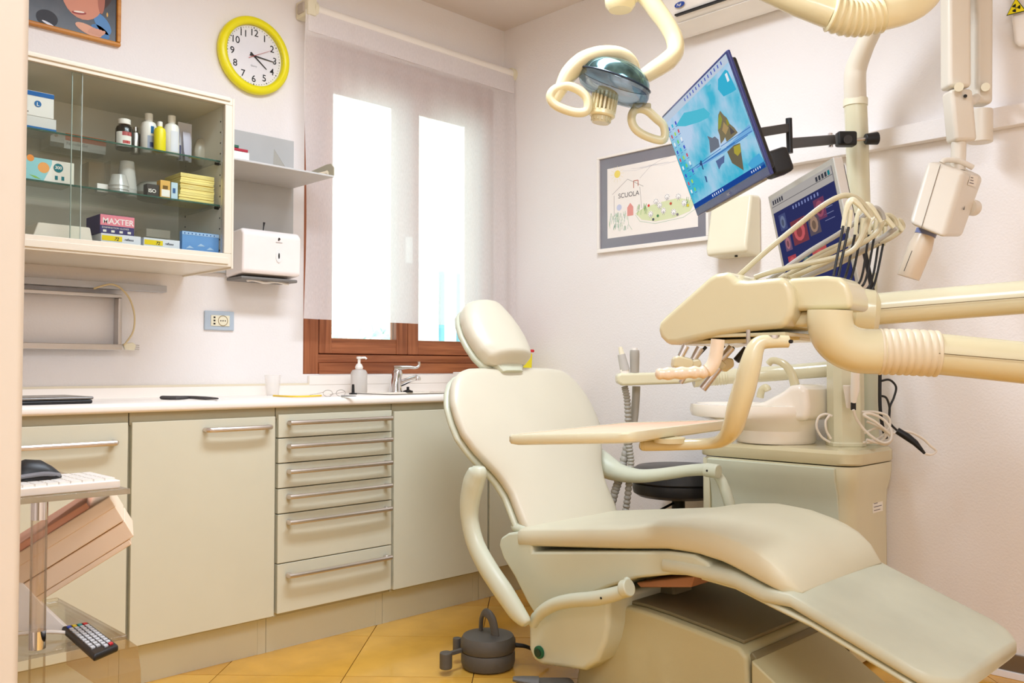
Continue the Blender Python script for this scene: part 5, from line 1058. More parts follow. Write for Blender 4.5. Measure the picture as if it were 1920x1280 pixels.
sm_ = [D(x, y, 1.765) for x, y in ((1571, 583), (1576, 605), (1590, 628), (1612, 645), (1640, 656), (1651, 657))]
b_ = M(); bellows(b_, [D(1646, 659, 1.80), D(1700, 660, 1.79), D(1758, 663, 1.78)], 0.0445, 0.0475, mat('bellows_rubber', (214, 200, 172), 0.4), 9, 28); b_.build('bellows', t)
M().tube([D(1755, 663, 1.78), D(1920, 680, 1.75), D(2080, 697, 1.73)], 0.0415, YELCR, 28).build('lower_arm', t)
M().tube([D(1757, 662, 1.738), D(1920, 676, 1.708), D(2080, 691, 1.69)], 0.0008, mat('arm_seam_dark', (110, 92, 60), 0.7), 6).build('arm_seam', t)  # thin dark line marking the moulding seam of the arm
M().lathe([(0, -0.035), (0.045, -0.035), (0.058, -0.022), (0.060, 0), (0.058, 0.02), (0.044, 0.032), (0, 0.032)], D(1620, 588, 2.12), YELCR, D(1660, 590, 2.12)-D(1600, 586, 2.14), 32).build('arm_hub', t)
M().tube([D(1632, 580, 2.12), D(1920, 557, 2.0), D(2080, 545, 1.94)], 0.038, CREAM, 28).build('upper_arm', t)
M().tube([D(1632, 580, 2.08), D(1920, 557, 1.962), D(2080, 545, 1.90)], 0.0008, mat('arm_seam_dark', (110, 92, 60), 0.7), 6).build('arm_seam', t)
M().tube([D(2080, 720, 1.84), D(2080, 520, 1.84)], 0.055, CREAM, 24).build('arm_post', t)
# whip arms: rods, hooks, hoses
HKD = [1.95, 2.06, 2.17, 2.26]
rods = [[(1581, 424), (1563, 516)], [(1591, 426), (1572, 517)], [(1603, 440), (1589, 505), (1583, 524)], [(1614, 441), (1601, 505), (1593, 527), (1588, 532)], [(1629, 440), (1618, 510), (1609, 533), (1596, 541)], [(1639, 444), (1627, 510), (1617, 536), (1600, 544)], [(1648, 449), (1638, 512), (1626, 541), (1604, 546)], [(1656, 457), (1643, 520), (1632, 545), (1610, 548)]]
for i, r_ in enumerate(rods):
    d = HKD[i//2]-0.035; M().tube(smooth_path([D(x, y, d+(0.0 if j < len(r_)-1 else -0.03)) for j, (x, y) in enumerate(r_)], 5), 0.0030, BLACK, 8).build('whip_rod', t)
hooks = [[(1580, 428), (1585, 400), (1591, 382), (1599, 375), (1610, 383), (1620, 395), (1632, 409)], [(1604, 440), (1608, 402), (1622, 384), (1632, 387), (1642, 400), (1652, 416)], [(1629, 440), (1632, 415), (1648, 400), (1658, 406), (1676, 426)], [(1648, 452), (1652, 425), (1668, 407), (1678, 412), (1693, 432)]]
for i, h_ in enumerate(hooks):
    rr_ = [0.0045, 0.005, 0.0075, 0.0090, 0.0075, 0.0055, 0.004][:len(h_)]
    M().tube(smooth_path([D(x, y, HKD[i]) for x, y in h_], 5), lerp_list(rr_, (len(h_)-1)*5+1), CREAM, 10, ell=0.7).build('whip_hook', t)
    a, b = rods[2*i+1][0], (rods[2*i+1][0][0]+4, rods[2*i+1][0][1]-32)
    M().tube([D(a[0], a[1]+3, HKD[i]), D(*b, HKD[i])], 0.0052, CREAM, 10).build('rod_sleeve', t)
hoses = [([(1378, 524), (1395, 508), (1440, 468), (1500, 419), (1545, 384), (1580, 367), (1605, 371), (1624, 389), (1634, 408)], 0, HOSE),
         ([(1628, 409), (1618, 440), (1600, 468), (1565, 483), (1500, 497), (1445, 510), (1415, 520)], 0, HOSE),
         ([(1440, 526), (1470, 505), (1520, 470), (1570, 440), (1610, 412), (1638, 390), (1652, 398), (1657, 412)], 1, GREYH),
         ([(1655, 414), (1640, 440), (1600, 465), (1540, 495), (1480, 522)], 1, HOSE),
         ([(1460, 524), (1520, 492), (1580, 462), (1630, 430), (1660, 404), (1676, 410), (1681, 424)], 2, HOSE),
         ([(1678, 428), (1650, 448), (1600, 476), (1550, 500), (1500, 522)], 2, GREYH),
         ([(1500, 522), (1560, 500), (1620, 470), (1670, 446), (1692, 428), (1690, 416), (1683, 412)], 3, HOSE),
         ([(1470, 522), (1530, 480), (1590, 452), (1640, 436), (1662, 420)], 3, HOSE)]
for pts, i, m_ in hoses:
    n_ = len(pts); dd = [(2.02 if i < 2 else 2.10) + (HKD[i]+0.02-(2.02 if i < 2 else 2.10))*(1.0 if j > n_*0.5 else j/(n_*0.5)) for j in range(n_)]
    if pts[0][0] > pts[-1][0]: dd = dd[::-1]
    M().tube(smooth_path([D(x, y, q+0.0) for (x, y), q in zip(pts, dd)], 6), 0.0062, m_, 10).build('instrument_hose', t)
# instruments hanging below the console
def tool(pts, rr_, m_, name, label=None, par=t):
    o = M().tube([D(x, y, d) for x, y, d in pts], rr_, m_, 14).build(name, par)
    if label: lab(o, label)
    return o
for k, (a, b, hld, tip, d) in enumerate((((1286, 648), (1276, 668), [(1264, 670), (1272, 666), (1298, 672), (1303, 682), (1296, 692), (1262, 688)], ((1283, 706), (1276, 718)), 1.93), ((1313, 652), (1300, 674), [(1298, 674), (1312, 672), (1318, 684), (1306, 692), (1294, 686)], None, 1.96), ((1372, 651), (1352, 674), [(1338, 672), (1352, 672), (1364, 684), (1356, 694), (1336, 688)], ((1348, 690), (1317, 729)), 2.02), ((1400, 654), (1380, 676), [(1350, 668), (1376, 672), (1378, 686), (1362, 698), (1348, 690)], None, 2.08))):
    hp = M().tube([D(*a, d), D(*b, d)], [0.009, 0.008], (CHROME, STEEL, STEEL, BLACK)[k], 14).build('handpiece', t)
    M().prism([D(x, y, d-0.012) for x, y in hld], V(cf.x, cf.y, 0)*0.035, YELCR).build('handpiece_holder', t, bev=0.005, seg=3)
    if tip: M().tube([D(*tip[0], d-0.02), D(*tip[1], d-0.02)], [0.0085 if k else 0.006, 0.0095 if k else 0.005], mat('copper_tint_steel', (196, 186, 180), 0.25, 0.9), 14).build('handpiece_tip', t)
for k, (a, b, d) in enumerate((((1324, 650), (1300, 676), 1.98), ((1358, 648), (1336, 672), 2.0), ((1376, 651), (1352, 676), 2.03), ((1407, 652), (1384, 678), 2.08))):
    M().tube([D(*a, d), D(*b, d)], 0.0038, BLACK, 8).build('tool_lever', t)
M().tube(smooth_path([D(1388, 668, 2.12), D(1400, 670, 2.12), D(1408, 662, 2.12)], 4), 0.005, CREAM, 8).build('tool_hook', t)
hn_ = [(1346, 636), (1344, 655), (1338, 680), (1324, 696), (1300, 698), (1260, 700), (1228, 701)]
grip = M(); gp = smooth_path([D(x, y, 1.80) for x, y in hn_], 8); rr_ = []
for i in range(len(gp)):
    f_ = i/(len(gp)-1); r = 0.0140 if f_ < 0.5 else 0.0125+0.0015*math.sin(i*1.25)
    if f_ > 0.93: r = 0.0125*math.sqrt(max(0.05, 1-((f_-0.93)/0.07)**2))
    rr_.append(r)
grip.tube(gp, rr_, mat('translucent_silicone', (240, 218, 190), 0.2, coat=0.6, trans=0.15), 16); grip.build('knobby_grip', t)
# tray support and tray
sp_ = [(1478, 640, 1.80, .0125), (1450, 640, 1.80, .0135), (1428, 642, 1.80, .015), (1416, 654, 1.80, .018), (1408, 680, 1.80, .0215), (1396, 725, 1.81, .0235), (1384, 765, 1.83, .0235), (1374, 800, 1.86, .022), (1358, 822, 1.90, .016), (1330, 831, 1.94, .0125), (1260, 834, 1.98, .0125), (1212, 835, 2.0, .0125), (1204, 835, 2.0, .011), (1200, 835, 2.0, .005)]
M().tube(smooth_path([D(x, y, d) for x, y, d, _ in sp_], 5), lerp_list([r for *_, r in sp_], (len(sp_)-1)*5+1), YELCR, 18, up=(0, 0, 1)).build('tray_bracket', t)
M().tube([D(1450, 628, 1.80), D(1450, 634, 1.80)], 0.013, STEEL, 16).build('bracket_pivot', t)
M().tube([D(1403, 618, 1.84), D(1403, 645, 1.84)], 0.0045, STEEL, 10).build('bracket_pin', t)
M().tube([D(1482, 640, 1.785), D(1484, 640, 1.79)], 0.004, BLACK, 10).build('bracket_screw', t)
M().tube([D(1255, 820, 1.98), D(1255, 829, 1.98)], 0.035, YELCR, 24).build('tray_turntable', t)
A_, B_, C_ = D(946, 819, 2.0), D(1182, 814, 1.85), D(1380, 789, 2.26)
E_ = A_+C_-B_
def ringc(cs, inset, dz, r=0.03, n=5):
    c = sum(cs, V(0, 0, 0))/4; out = []
    q = [p+(c-p).normalized()*inset for p in cs]
    for i in range(4):
        p, a, b = q[i], q[i-1], q[(i+1) % 4]; u1, u2 = (a-p).normalized(), (b-p).normalized()
        for k in range(n+1):
            s = k/n; p1, p2 = p+u1*r, p+u2*r; out.append(p1*(1-s)**2+p*2*s*(1-s)+p2*s*s+V(0, 0, dz))
    return out
cs = [A_, B_, C_, E_]
M().loft([ringc(cs, 0.02, -0.020), ringc(cs, 0.004, -0.016), ringc(cs, 0.0, -0.010), ringc(cs, 0.0, 0.0), ringc(cs, 0.003, 0.004), ringc(cs, 0.008, 0.005), ringc(cs, 0.014, 0.004), ringc(cs, 0.016, 0.000)], CREAM).build('instrument_tray', t)
M().loft([ringc(cs, 0.017, -0.0015), ringc(cs, 0.017, 0.0030)], mat('pink_tray_mat', (240, 190, 160), 0.6)).build('tray_mat', t)

# ================================================================== monitors
def monitor(t, C, X, N, U, w_, h_, th_, frame, back, bz, bzb, rimw=0.0):
    M().obox(C+N*th_/2, X*w_/2, N*th_/2, U*h_/2, frame).build('bezel', t, bev=0.003)
    M().obox(C+N*(th_+0.008), X*(w_/2-0.015), N*0.010, U*(h_/2-0.015), back).build('back_cover', t, bev=0.008)
    return (lambda u, v, k=1: C-N*0.0006*k+X*(-w_/2+bz+(w_-2*bz)*u)+U*(-h_/2+bzb+(h_-bz-bzb)*v))
X1, N1 = V(-.612, -.79, .016).normalized(), V(.747, -.573, .337); U1 = V(-.257, .218, .941)
U1 = (U1-X1*U1.dot(X1)).normalized(); N1 = (N1-X1*N1.dot(X1)); N1 = (N1-U1*N1.dot(U1)).normalized(); C1 = V(2.033, 1.295, 1.575)
t = thing('large_monitor', 'large black computer monitor with a blue seascape desktop, tilted on a black wall arm', 'monitor', C1)
S = monitor(t, C1, X1, N1, U1, .53, .315, 0.010, mat('bezel_blue_reflection', (52, 58, 118), 0.25), BLACK, 0.007, 0.022)  # blue tint of reflections is painted into the black bezel
def wall_build(nt, e):
    tc = nt.nodes.new('ShaderNodeTexCoord'); nz = nt.nodes.new('ShaderNodeTexNoise'); nz.inputs['Scale'].default_value = 7; nz.inputs['Detail'].default_value = 5
    r = nt.nodes.new('ShaderNodeValToRGB'); el = r.color_ramp.elements; el[0].position = 0.40; el[1].position = 0.62
    el[0].color = lin((70, 186, 216))+(1,); el[1].color = lin((190, 214, 240))+(1,); m_ = el.new(0.5); m_.color = lin((140, 204, 230))+(1,)
    nt.links.new(tc.outputs['Object'], nz.inputs['Vector']); nt.links.new(nz.outputs['Fac'], r.inputs['Fac']); nt.links.new(r.outputs['Color'], e.inputs['Color']); e.inputs['Strength'].default_value = 0.85
scr = M().poly([S(0, 0), S(1, 0), S(1, 1), S(0, 1)], screen_mat('desktop_sea_screen', wall_build)).build('screen', t, smooth=False)
def fl(c):
    k = 'pixels_%02x%02x%02x' % c
    if k not in MATS: MATS[k] = screen_mat(k, lambda nt, e: (e.inputs['Color'].__setattr__('default_value', lin(c)+(1,)), e.inputs['Strength'].__setattr__('default_value', 0.85)))
    return MATS[k]
ic = M()
def spoly(uv, c, k=2): ic.poly([S(u, v, k) for u, v in uv], fl(c))
spoly(((0, 0), (1, 0), (1, 0.05), (0, 0.05)), (30, 70, 150))
spoly(((0.0, 0.93), (1, 0.93), (1, 1), (0.0, 1)), (196, 208, 224))
def zp(pts, c, k=3): ic.poly([onp(1240+x/3.767, 80+y/3.767, C1-N1*0.0006*k, N1) for x, y in pts], fl(c))
zp([(160, 495), (230, 480), (300, 460), (345, 500), (330, 530), (270, 560), (170, 590), (100, 590)], (84, 192, 216), 2)
zp([(400, 260), (450, 190), (470, 200), (530, 330), (500, 350), (440, 380), (400, 330)], (60, 180, 214), 2)
zp([(320, 310), (350, 290), (345, 340), (320, 355)], (90, 190, 214), 2)
zp([(610, 860), (640, 820), (690, 780), (735, 850), (700, 880), (640, 890)], (80, 172, 220), 2)
zp([(170, 560), (230, 520), (330, 520), (380, 420), (395, 250), (300, 330), (180, 470)], (186, 200, 226), 2) if False else None
zp([(170, 925), (300, 840), (470, 730), (620, 575), (650, 625), (470, 760), (300, 865)], (122, 178, 226), 3)
for k_, (a_, b_) in enumerate((((190, 905), (420, 745)), ((250, 880), (520, 700)), ((420, 730), (630, 590)), ((460, 735), (640, 620)), ((300, 850), (610, 650)))):
    zp([a_, b_, (b_[0], b_[1]+6), (a_[0], a_[1]+5)], (60, 116, 184), 4)
zp([(415, 480), (402, 510), (400, 620), (412, 655), (420, 715), (440, 690), (450, 668), (462, 700), (500, 670), (540, 635), (515, 600), (482, 572), (462, 530), (440, 512)], (128, 118, 92), 5)
zp([(412, 500), (402, 540), (402, 615), (418, 600), (430, 540)], (150, 156, 70), 6); zp([(440, 560), (430, 620), (455, 650), (475, 600)], (176, 150, 104), 6); zp([(480, 590), (490, 650), (520, 630)], (86, 82, 84), 6); zp([(455, 540), (465, 590), (480, 575), (470, 545)], (150, 144, 60), 6)
zp([(324, 658), (338, 690), (346, 780), (380, 757), (412, 735), (404, 685), (378, 662), (360, 673)], (114, 120, 134), 5)
zp([(465, 770), (480, 805), (500, 850), (582, 902), (572, 830), (565, 780), (556, 708), (512, 724)], (112, 104, 84), 5); zp([(510, 735), (555, 715), (562, 770), (540, 800), (515, 780)], (176, 164, 66), 6)
zp([(384, 836), (408, 896), (425, 860), (444, 846), (446, 794)], (92, 112, 156), 5)
zp([(276, 830), (284, 832), (290, 862), (300, 895), (292, 895), (284, 868), (270, 862)], (50, 76, 120), 6); zp([(304, 940), (318, 945), (326, 985), (318, 985)], (60, 90, 140), 6)
rnd = random.Random(8); cols = [(70, 90, 200), (120, 210, 120), (210, 90, 110), (60, 190, 220), (240, 244, 250), (170, 220, 90)]
for r_ in range(9):
    for c_ in range(3 if r_ < 7 else 2):
        u, v = 0.03+0.06*c_, 0.84-0.085*r_; spoly(((u, v), (u+0.022, v), (u+0.022, v+0.035), (u, v+0.035)), cols[(r_*2+c_*3) % 6], 3); spoly(((u-0.005, v-0.018), (u+0.028, v-0.018), (u+0.028, v-0.012), (u-0.005, v-0.012)), (90, 120, 190), 3)
for i in range(13): u = 0.38+0.045*i; spoly(((u, 0.955), (u+0.012, 0.955), (u+0.012, 0.985), (u, 0.985)), (70, 90, 190), 3)
for i in range(6): u = 0.30+0.03*i; spoly(((u, 0.012), (u+0.012, 0.012), (u+0.012, 0.036), (u, 0.036)), (220, 230, 250), 3)
for i in range(5): u = 0.84+0.025*i; spoly(((u, 0.015), (u+0.010, 0.015), (u+0.010, 0.034), (u, 0.034)), (220, 230, 250), 3)
spoly(((0.925, 0.80), (0.95, 0.80), (0.95, 0.87), (0.925, 0.87)), (238, 242, 250), 3)
o = ic.build('screen_picture', scr, smooth=False)
bt = M(); bt.text('NEC', C1-N1*0.0008+X1*0-U1*(.1575-0.007), X1, U1, 0.010, flat((200, 200, 210)), 'CENTER'); bt.build('bezel_print', t, smooth=False)
M().obox(D(1456, 306, 2.20), X1*0.03, N1*0.028, U1*0.032, BLACK).build('rear_box', t, bev=0.01)
M().obox(C1+N1*0.012-U1*0.158, X1*0.20, N1*0.008, U1*0.003, mat('monitor_grey_foot', (150, 140, 120), 0.4)).build('bottom_strip', t, bev=0.001)
mc = D(1604, 262, 3.0)
t = thing('monitor_arm', 'black folding monitor arm clamped to the pole', 'bracket', mc)
def flatbar(a, b, hh, tt_, name): 
    ax = (b-a).normalized(); up = V(0, 0, 1); up = (up-ax*up.dot(ax)).normalized(); s_ = ax.cross(up); return M().obox((a+b)/2, ax*((b-a).length/2), up*hh, s_*tt_, DBK).build(name, t, bev=0.003)
DBK = mat('arm_dark_grey', (52, 48, 46), 0.4)
flatbar(C1+N1*0.03, D(1476, 240, 2.62), 0.013, 0.008, 'front_link')
M().tube([D(1479, 222, 2.62), D(1481, 287, 2.62)], 0.0095, BLACK, 14).build('hinge_post', t)
flatbar(D(1480, 269, 2.62), D(1562, 262, 2.88), 0.0155, 0.009, 'rear_link')
M().obox(D(1586, 261, 2.93), cr*0.032, V(cf.x, cf.y, 0)*0.02, (0, 0, 0.024), BLACK).build('clamp_body', t, bev=0.008)
M().tube([D(1590, 261, 2.88), D(1590, 261, 2.92)], 0.014, DBK, 16).build('clamp_bolt', t)
M().tube([D(1604, 262, 2.94), D(1630, 260, 2.94)], 0.006, STEEL, 10).build('clamp_screw', t)
M().tube([D(1622, 261, 2.94), D(1646, 259, 2.94)], [0.018, 0.022], BLACK, 14).build('clamp_knob', t, bev=0.004)
M().tube([D(1557, 250, 2.88), D(1557, 276, 2.88)], 0.008, CHROME, 10).build('chrome_pin', t)

X2, N2, U2 = V(-.606, -.793, .059).normalized(), V(.789, -.59, .172), V(-.102, .151, .983)
U2 = (U2-X2*U2.dot(X2)).normalized(); N2 = (N2-X2*N2.dot(X2)); N2 = (N2-U2*N2.dot(U2)).normalized(); C2 = CO+(V(2.175, 1.085, 1.306)-CO)*1.1
t = thing('small_monitor', 'silver framed monitor showing dental images behind the whip hoses', 'monitor', C2)
S = monitor(t, C2, X2, N2, U2, .418, .363, 0.022, mat('silver_bezel', (178, 170, 160), 0.35, 0.3), BLACK, 0.017, 0.02)
scr = M().poly([S(0, 0), S(1, 0), S(1, 1), S(0, 1)], screen_mat('navy_screen', lambda nt, e: (e.inputs['Color'].__setattr__('default_value', lin((44, 48, 92))+(1,)), e.inputs['Strength'].__setattr__('default_value', 0.9)))).build('screen', t, smooth=False)
ic = M()
spoly(((0, 0.87), (1, 0.87), (1, 1), (0, 1)), (176, 170, 166)); spoly(((0, 0.925), (1, 0.925), (1, 0.93), (0, 0.93)), (90, 88, 90), 3)
for i in range(5): u = 0.03+0.04*i; spoly(((u, 0.945), (u+0.025, 0.945), (u+0.025, 0.985), (u, 0.985)), (60, 60, 70), 3)
for i in range(5): u = 0.76+0.045*i; spoly(((u, 0.935), (u+0.03, 0.935), (u+0.03, 0.975), (u, 0.975)), (60, 62, 70) if i < 4 else (30, 120, 130), 3)
for i in range(9): u = 0.34+0.05*i; spoly(((u, 0.82), (u+0.02, 0.82), (u+0.02, 0.85), (u, 0.85)), (130, 140, 190), 3)
for i in range(4): spoly(((0.78, 0.74-0.05*i), (0.92, 0.74-0.05*i), (0.92, 0.745-0.05*i), (0.78, 0.745-0.05*i)), (130, 134, 170), 3)
def im(u0, u1, v0, v1, c, cc):
    spoly(((u0, v0), (u1, v0), (u1, v1), (u0, v1)), c, 3); cu_, cv_ = (u0+u1)/2, (v0+v1)/2; ru, rv = (u1-u0)*0.36, (v1-v0)*0.4
    ic.poly([S(cu_+ru*math.cos(a*0.5236), cv_+rv*math.sin(a*0.5236), 4) for a in range(12)], fl(cc)); ic.poly([S(cu_+ru*0.5*math.cos(a*0.5236), cv_-rv*0.1+rv*0.55*math.sin(a*0.5236), 5) for a in range(12)], fl(tuple(int(x*0.72) for x in cc)))
for a in ((0.08, 0.20, 0.68, 0.83, (70, 78, 120), (110, 120, 150)), (0.25, 0.50, 0.50, 0.72, (120, 60, 70), (196, 92, 96)), (0.53, 0.70, 0.52, 0.70, (90, 80, 90), (160, 130, 110)), (0.66, 0.82, 0.62, 0.80, (110, 60, 90), (150, 80, 100)), (0.10, 0.21, 0.48, 0.62, (110, 84, 110), (170, 110, 120)), (0.10, 0.24, 0.28, 0.43, (170, 70, 80), (196, 90, 92)), (0.50, 0.72, 0.24, 0.40, (180, 80, 80), (200, 96, 92)), (0.33, 0.46, 0.26, 0.38, (66, 80, 90), (110, 130, 120)), (0.10, 0.24, 0.10, 0.22, (150, 76, 90), (210, 110, 110)), (0.30, 0.45, 0.06, 0.18, (150, 76, 90), (210, 110, 110))): im(*a)
ic.build('screen_picture', scr, smooth=False)
sd_ = M().obox(C2+N2*0.011+X2*0.211, X2*0.003, N2*0.012, U2*0.178, mat('silver_side', (214, 208, 200), 0.3, 0.3)).build('side_trim', t, bev=0.001)
M().tube([C2+N2*0.04, C2+N2*0.09+X2*0.05, D(1608, 430, 2.85)], 0.016, BLACK, 12).build('swivel', t)
M().obox((D(1602, 400, 2.86)+D(1634, 560, 2.82))/2, cr*0.015, V(cf.x, cf.y, 0)*0.006, (D(1602, 400, 2.86)-D(1634, 560, 2.82))/2, BLACK).build('support_strut', t, bev=0.002)

# ================================================================== operating light
LD = 2.5
t = thing('operating_light', 'cream dental operating light with two loop handles hanging over the chair', 'lamp', D(1140, 160, LD))
CRL = mat('lamp_cream', (236, 222, 178), 0.25, coat=0.3)
kl = LD/1660
def cpt(px, py, dz=0.0): return D(px, py, LD+dz)
# curved body hood: flattened sweep
hood = [(1040, 190, 10), (1052, 166, 15), (1066, 140, 19), (1090, 118, 21), (1120, 106, 20), (1150, 104, 19), (1172, 110, 17), (1186, 124, 14), (1191, 142, 10)]
M().tube(smooth_path([cpt(x, y, 0.02*(i-4)/4) for i, (x, y, _) in enumerate(hood)], 6), lerp_list([r*kl*1.12 for *_, r in hood], 49), CRL, 18, ell=0.75, up=(cr.x, cr.y, 0.6)).build('hood', t)
gl_ = D(1152, 152, LD-0.01)
tx = (D(1225, 182, LD-0.05)-D(1085, 140, LD+0.03)).normalized(); tn = cf.cross(tx).normalized(); tz = tx.cross(tn)
tn = V(0, 0, 1); tn = (tn-tx*tn.dot(tx)).normalized(); tz = tx.cross(tn).normalized()
IRI = mat('iridescent_reflector', (110, 150, 156), 0.12, 0.85, var=0.8, vscale=16)
def dome(c, a, b, h0, h1, m_, nm_, parent, k=10, n=40):
    rings = []
    for i in range(k+1):
        s = i/k; ang = s*math.pi/2; rings.append([c+tx*math.cos(q)*a*math.cos(ang)*1.0+tz*math.sin(q)*b*math.cos(ang)+tn*(h0+(h1-h0)*math.sin(ang)) for q in [j*2*math.pi/n for j in range(n)]])
    rings[-1] = [p for p in rings[-1]]
    return M().loft(rings, m_, cap=True).build(nm_, parent, lim=80)
dome(gl_, 0.104, 0.080, 0.0, 0.062, IRI, 'reflector', t)
SHD = glass_mat('lamp_shield', (208, 222, 232), 0.12, 0.03)
rings = [[gl_+tx*math.cos(q)*a+tz*math.sin(q)*b+tn*h_+tx*sh for q in [j*2*math.pi/40 for j in range(40)]] for a, b, h_, sh in ((0.106, 0.082, 0.002, 0), (0.107, 0.083, -0.018, 0.004), (0.100, 0.078, -0.034, 0.008), (0.080, 0.062, -0.048, 0.014), (0.040, 0.03, -0.054, 0.016))]
M().loft(rings, SHD, cap=False).build('clear_shield', t, lim=80)
M().tube([gl_+tx*math.cos(q)*0.107+tz*math.sin(q)*0.083+tn*0.002 for q in [j*2*math.pi/40 for j in range(40)]], 0.0028, mat('dark_teal_rim', (30, 44, 60), 0.2), 8, closed=True).build('rim_trim', t)
M().tube([D(1140, 170, LD), D(1133, 186, LD)], 0.03, mat('lamp_socket', (214, 196, 150), 0.4), 20).build('bulb_socket', t)
ax_ = (D(1126, 232, LD)-D(1135, 178, LD)).normalized(); b0 = D(1135, 176, LD)
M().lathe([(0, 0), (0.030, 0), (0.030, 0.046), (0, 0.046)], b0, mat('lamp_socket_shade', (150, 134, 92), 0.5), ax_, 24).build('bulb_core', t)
u__ = ax_.cross(cf).normalized(); w__ = ax_.cross(u__)
for i in range(20):
    a = i*math.pi/10; d_ = u__*math.cos(a)+w__*math.sin(a); M().obox(b0+ax_*0.026+d_*0.034, ax_*0.026, d_*0.004, d_.cross(ax_)*0.0028, CRL).build('cooling_fin', t)
M().lathe([(0, 0.05), (0.037, 0.05), (0.038, 0.062), (0.034, 0.066), (0, 0.066)], b0, CRL, ax_, 28).build('bulb_band', t)
M().lathe([(0, 0.066)]+[(0.028-0.0005*i, 0.066+0.0035*i) for i in range(5)]+[(0.024, 0.084), (0, 0.084)], b0, YELCR, ax_, 24).build('bulb_cap', t)
for i in range(16):
    a = i*math.pi/8; d_ = u__*math.cos(a)+w__*math.sin(a); M().obox(b0+ax_*0.073+d_*0.0275, ax_*0.006, d_*0.0015, d_.cross(ax_)*0.0016, YELCR).build('cap_rib', t)
lh = [(1044, 166), (1062, 161), (1082, 167), (1098, 180), (1103, 196), (1098, 209), (1080, 211), (1058, 205), (1040, 196), (1032, 184), (1035, 173)]
M().tube(smooth_path([cpt(x, y, -0.03) for x, y in lh], 5, True), 0.0128, CRL, 14, closed=True).build('loop_handle', t)
rh = [(1188, 209), (1200, 204), (1214, 208), (1230, 222), (1243, 234), (1247, 250), (1243, 262), (1228, 261), (1205, 252), (1190, 240), (1184, 224)]
M().tube(smooth_path([cpt(x, y, 0.02) for x, y in rh], 5, True), 0.0122, CRL, 14, closed=True).build('loop_handle', t)
M().obox(cpt(1203, 200, 0.02), cr*0.026, V(cf.x, cf.y, 0)*0.012, (0, 0, 0.009), mat('handle_root', (190, 180, 146), 0.3)).build('handle_root', t, bev=0.005)
la = [(1195, 151, 15), (1225, 132, 19), (1252, 114, 21), (1266, 96, 19), (1264, 72, 18), (1250, 45, 18), (1232, 20, 19), (1212, -6, 19), (1190, -20, 14)]
M().tube(smooth_path([cpt(x, y, 0.05+0.01*i) for i, (x, y, _) in enumerate(la)], 6), lerp_list([r*kl*1.03 for *_, r in la], 49), CRL, 18, ell=0.85).build('lamp_arm', t)
kc = D(1163, 12, LD+0.12)
M().lathe([(0, -0.012), (0.034, -0.012), (0.044, 0.0), (0.046, 0.02), (0.036, 0.04), (0, 0.04)], kc, CRL, (0, 0, 1), 28).build('arm_end_cap', t)
M().tube([kc+V(0, 0, 0.02), D(1195, -14, LD+0.13)], 0.026, CRL, 16).build('arm_neck', t)
# overhead arm
t = thing('overhead_arm', 'cream overhead arm with bellows joint dipping into the top of the frame', 'dental arm', D(1600, 35, 2.35))
AD = 2.35; ka = AD/1660
M().tube([D(1175, -70, LD+0.12), D(1330, -60, 2.48), D(1440, -22, 2.40), D(1500, 4, 2.37), D(1562, 27, AD)], [24*ka, 24*ka, 25*ka, 27*ka, 28*ka], CRL, 24).build('front_section', t)
M().tube([D(1176, -80, LD+0.12), D(1172, 0, LD+0.12)], 0.02, CRL, 16).build('lamp_pivot', t)
b_ = M(); bellows(b_, [D(1556, 25, AD), D(1590, 34, AD), D(1620, 34, AD), D(1652, 27, AD)], 30*ka, 34*ka, CRL, 9, 28); b_.build('bellows', t)
M().tube(smooth_path([D(1648, 28, AD), D(1690, 18, AD), D(1722, 2, AD+0.01), D(1742, -24, AD+0.03), D(1752, -70, AD+0.06), D(1752, -140, AD+0.10)], 5), [30*ka, 29*ka, 29*ka, 28*ka], CRL, 24).build('rear_section', t)
M().tube([D(1668, -36, 2.80), D(1710, -130, 2.62), D(1752, -136, 2.45)], 0.03, CRL, 16).build('pole_link', t)

# ================================================================== acrylic trolley at left
ZT = 0.760
c0 = on(244, 915, 2, ZT); ZL = 0.505
c1 = on(240, 1225, 2, ZL)
xR, yF_ = c0.x, c0.y
t = thing('acrylic_trolley', 'clear acrylic trolley at the left edge holding keyboard and boxes', 'trolley', (xR-0.25, yF_+0.2, ZT-0.6))
xL, yB = xR-0.50, yF_+0.36
AE = mat('acrylic_edge', (206, 194, 170), 0.1, trans=0.5, alpha=0.85)
M().box(xL, xR, yF_, yB, ZT-0.010, ZT, CLEAR).build('top_shelf', t, bev=0.002)
M().box(xL, xR, yF_-0.0006, yF_, ZT-0.0095, ZT-0.0005, AE).build('shelf_edge', t)
M().box(xL, xR, yF_, yB, ZL-0.008, ZL, CLEAR).build('lower_shelf', t, bev=0.003)
sk_ = M(); pr_ = [(ZL-0.008-0.0, 0.0), (ZL-0.02, -0.012), (ZL-0.06, -0.016), (ZL-0.14, -0.018)]
for (z0_, o0), (z1_, o1) in zip(pr_[:-1], pr_[1:]): sk_.add([(xL, yF_+o0, z0_), (xR-o0, yF_+o0, z0_), (xR-o1, yF_+o1, z1_), (xL, yF_+o1, z1_), (xR-o0, yB, z0_), (xR-o1, yB, z1_)], [(0, 1, 2, 3), (1, 4, 5, 2)], CLEAR)
sk_.build('lower_skirt', t)
M().box(xL, xR, yF_, yB, 0.12, 0.128, CLEAR).build('bottom_shelf', t)
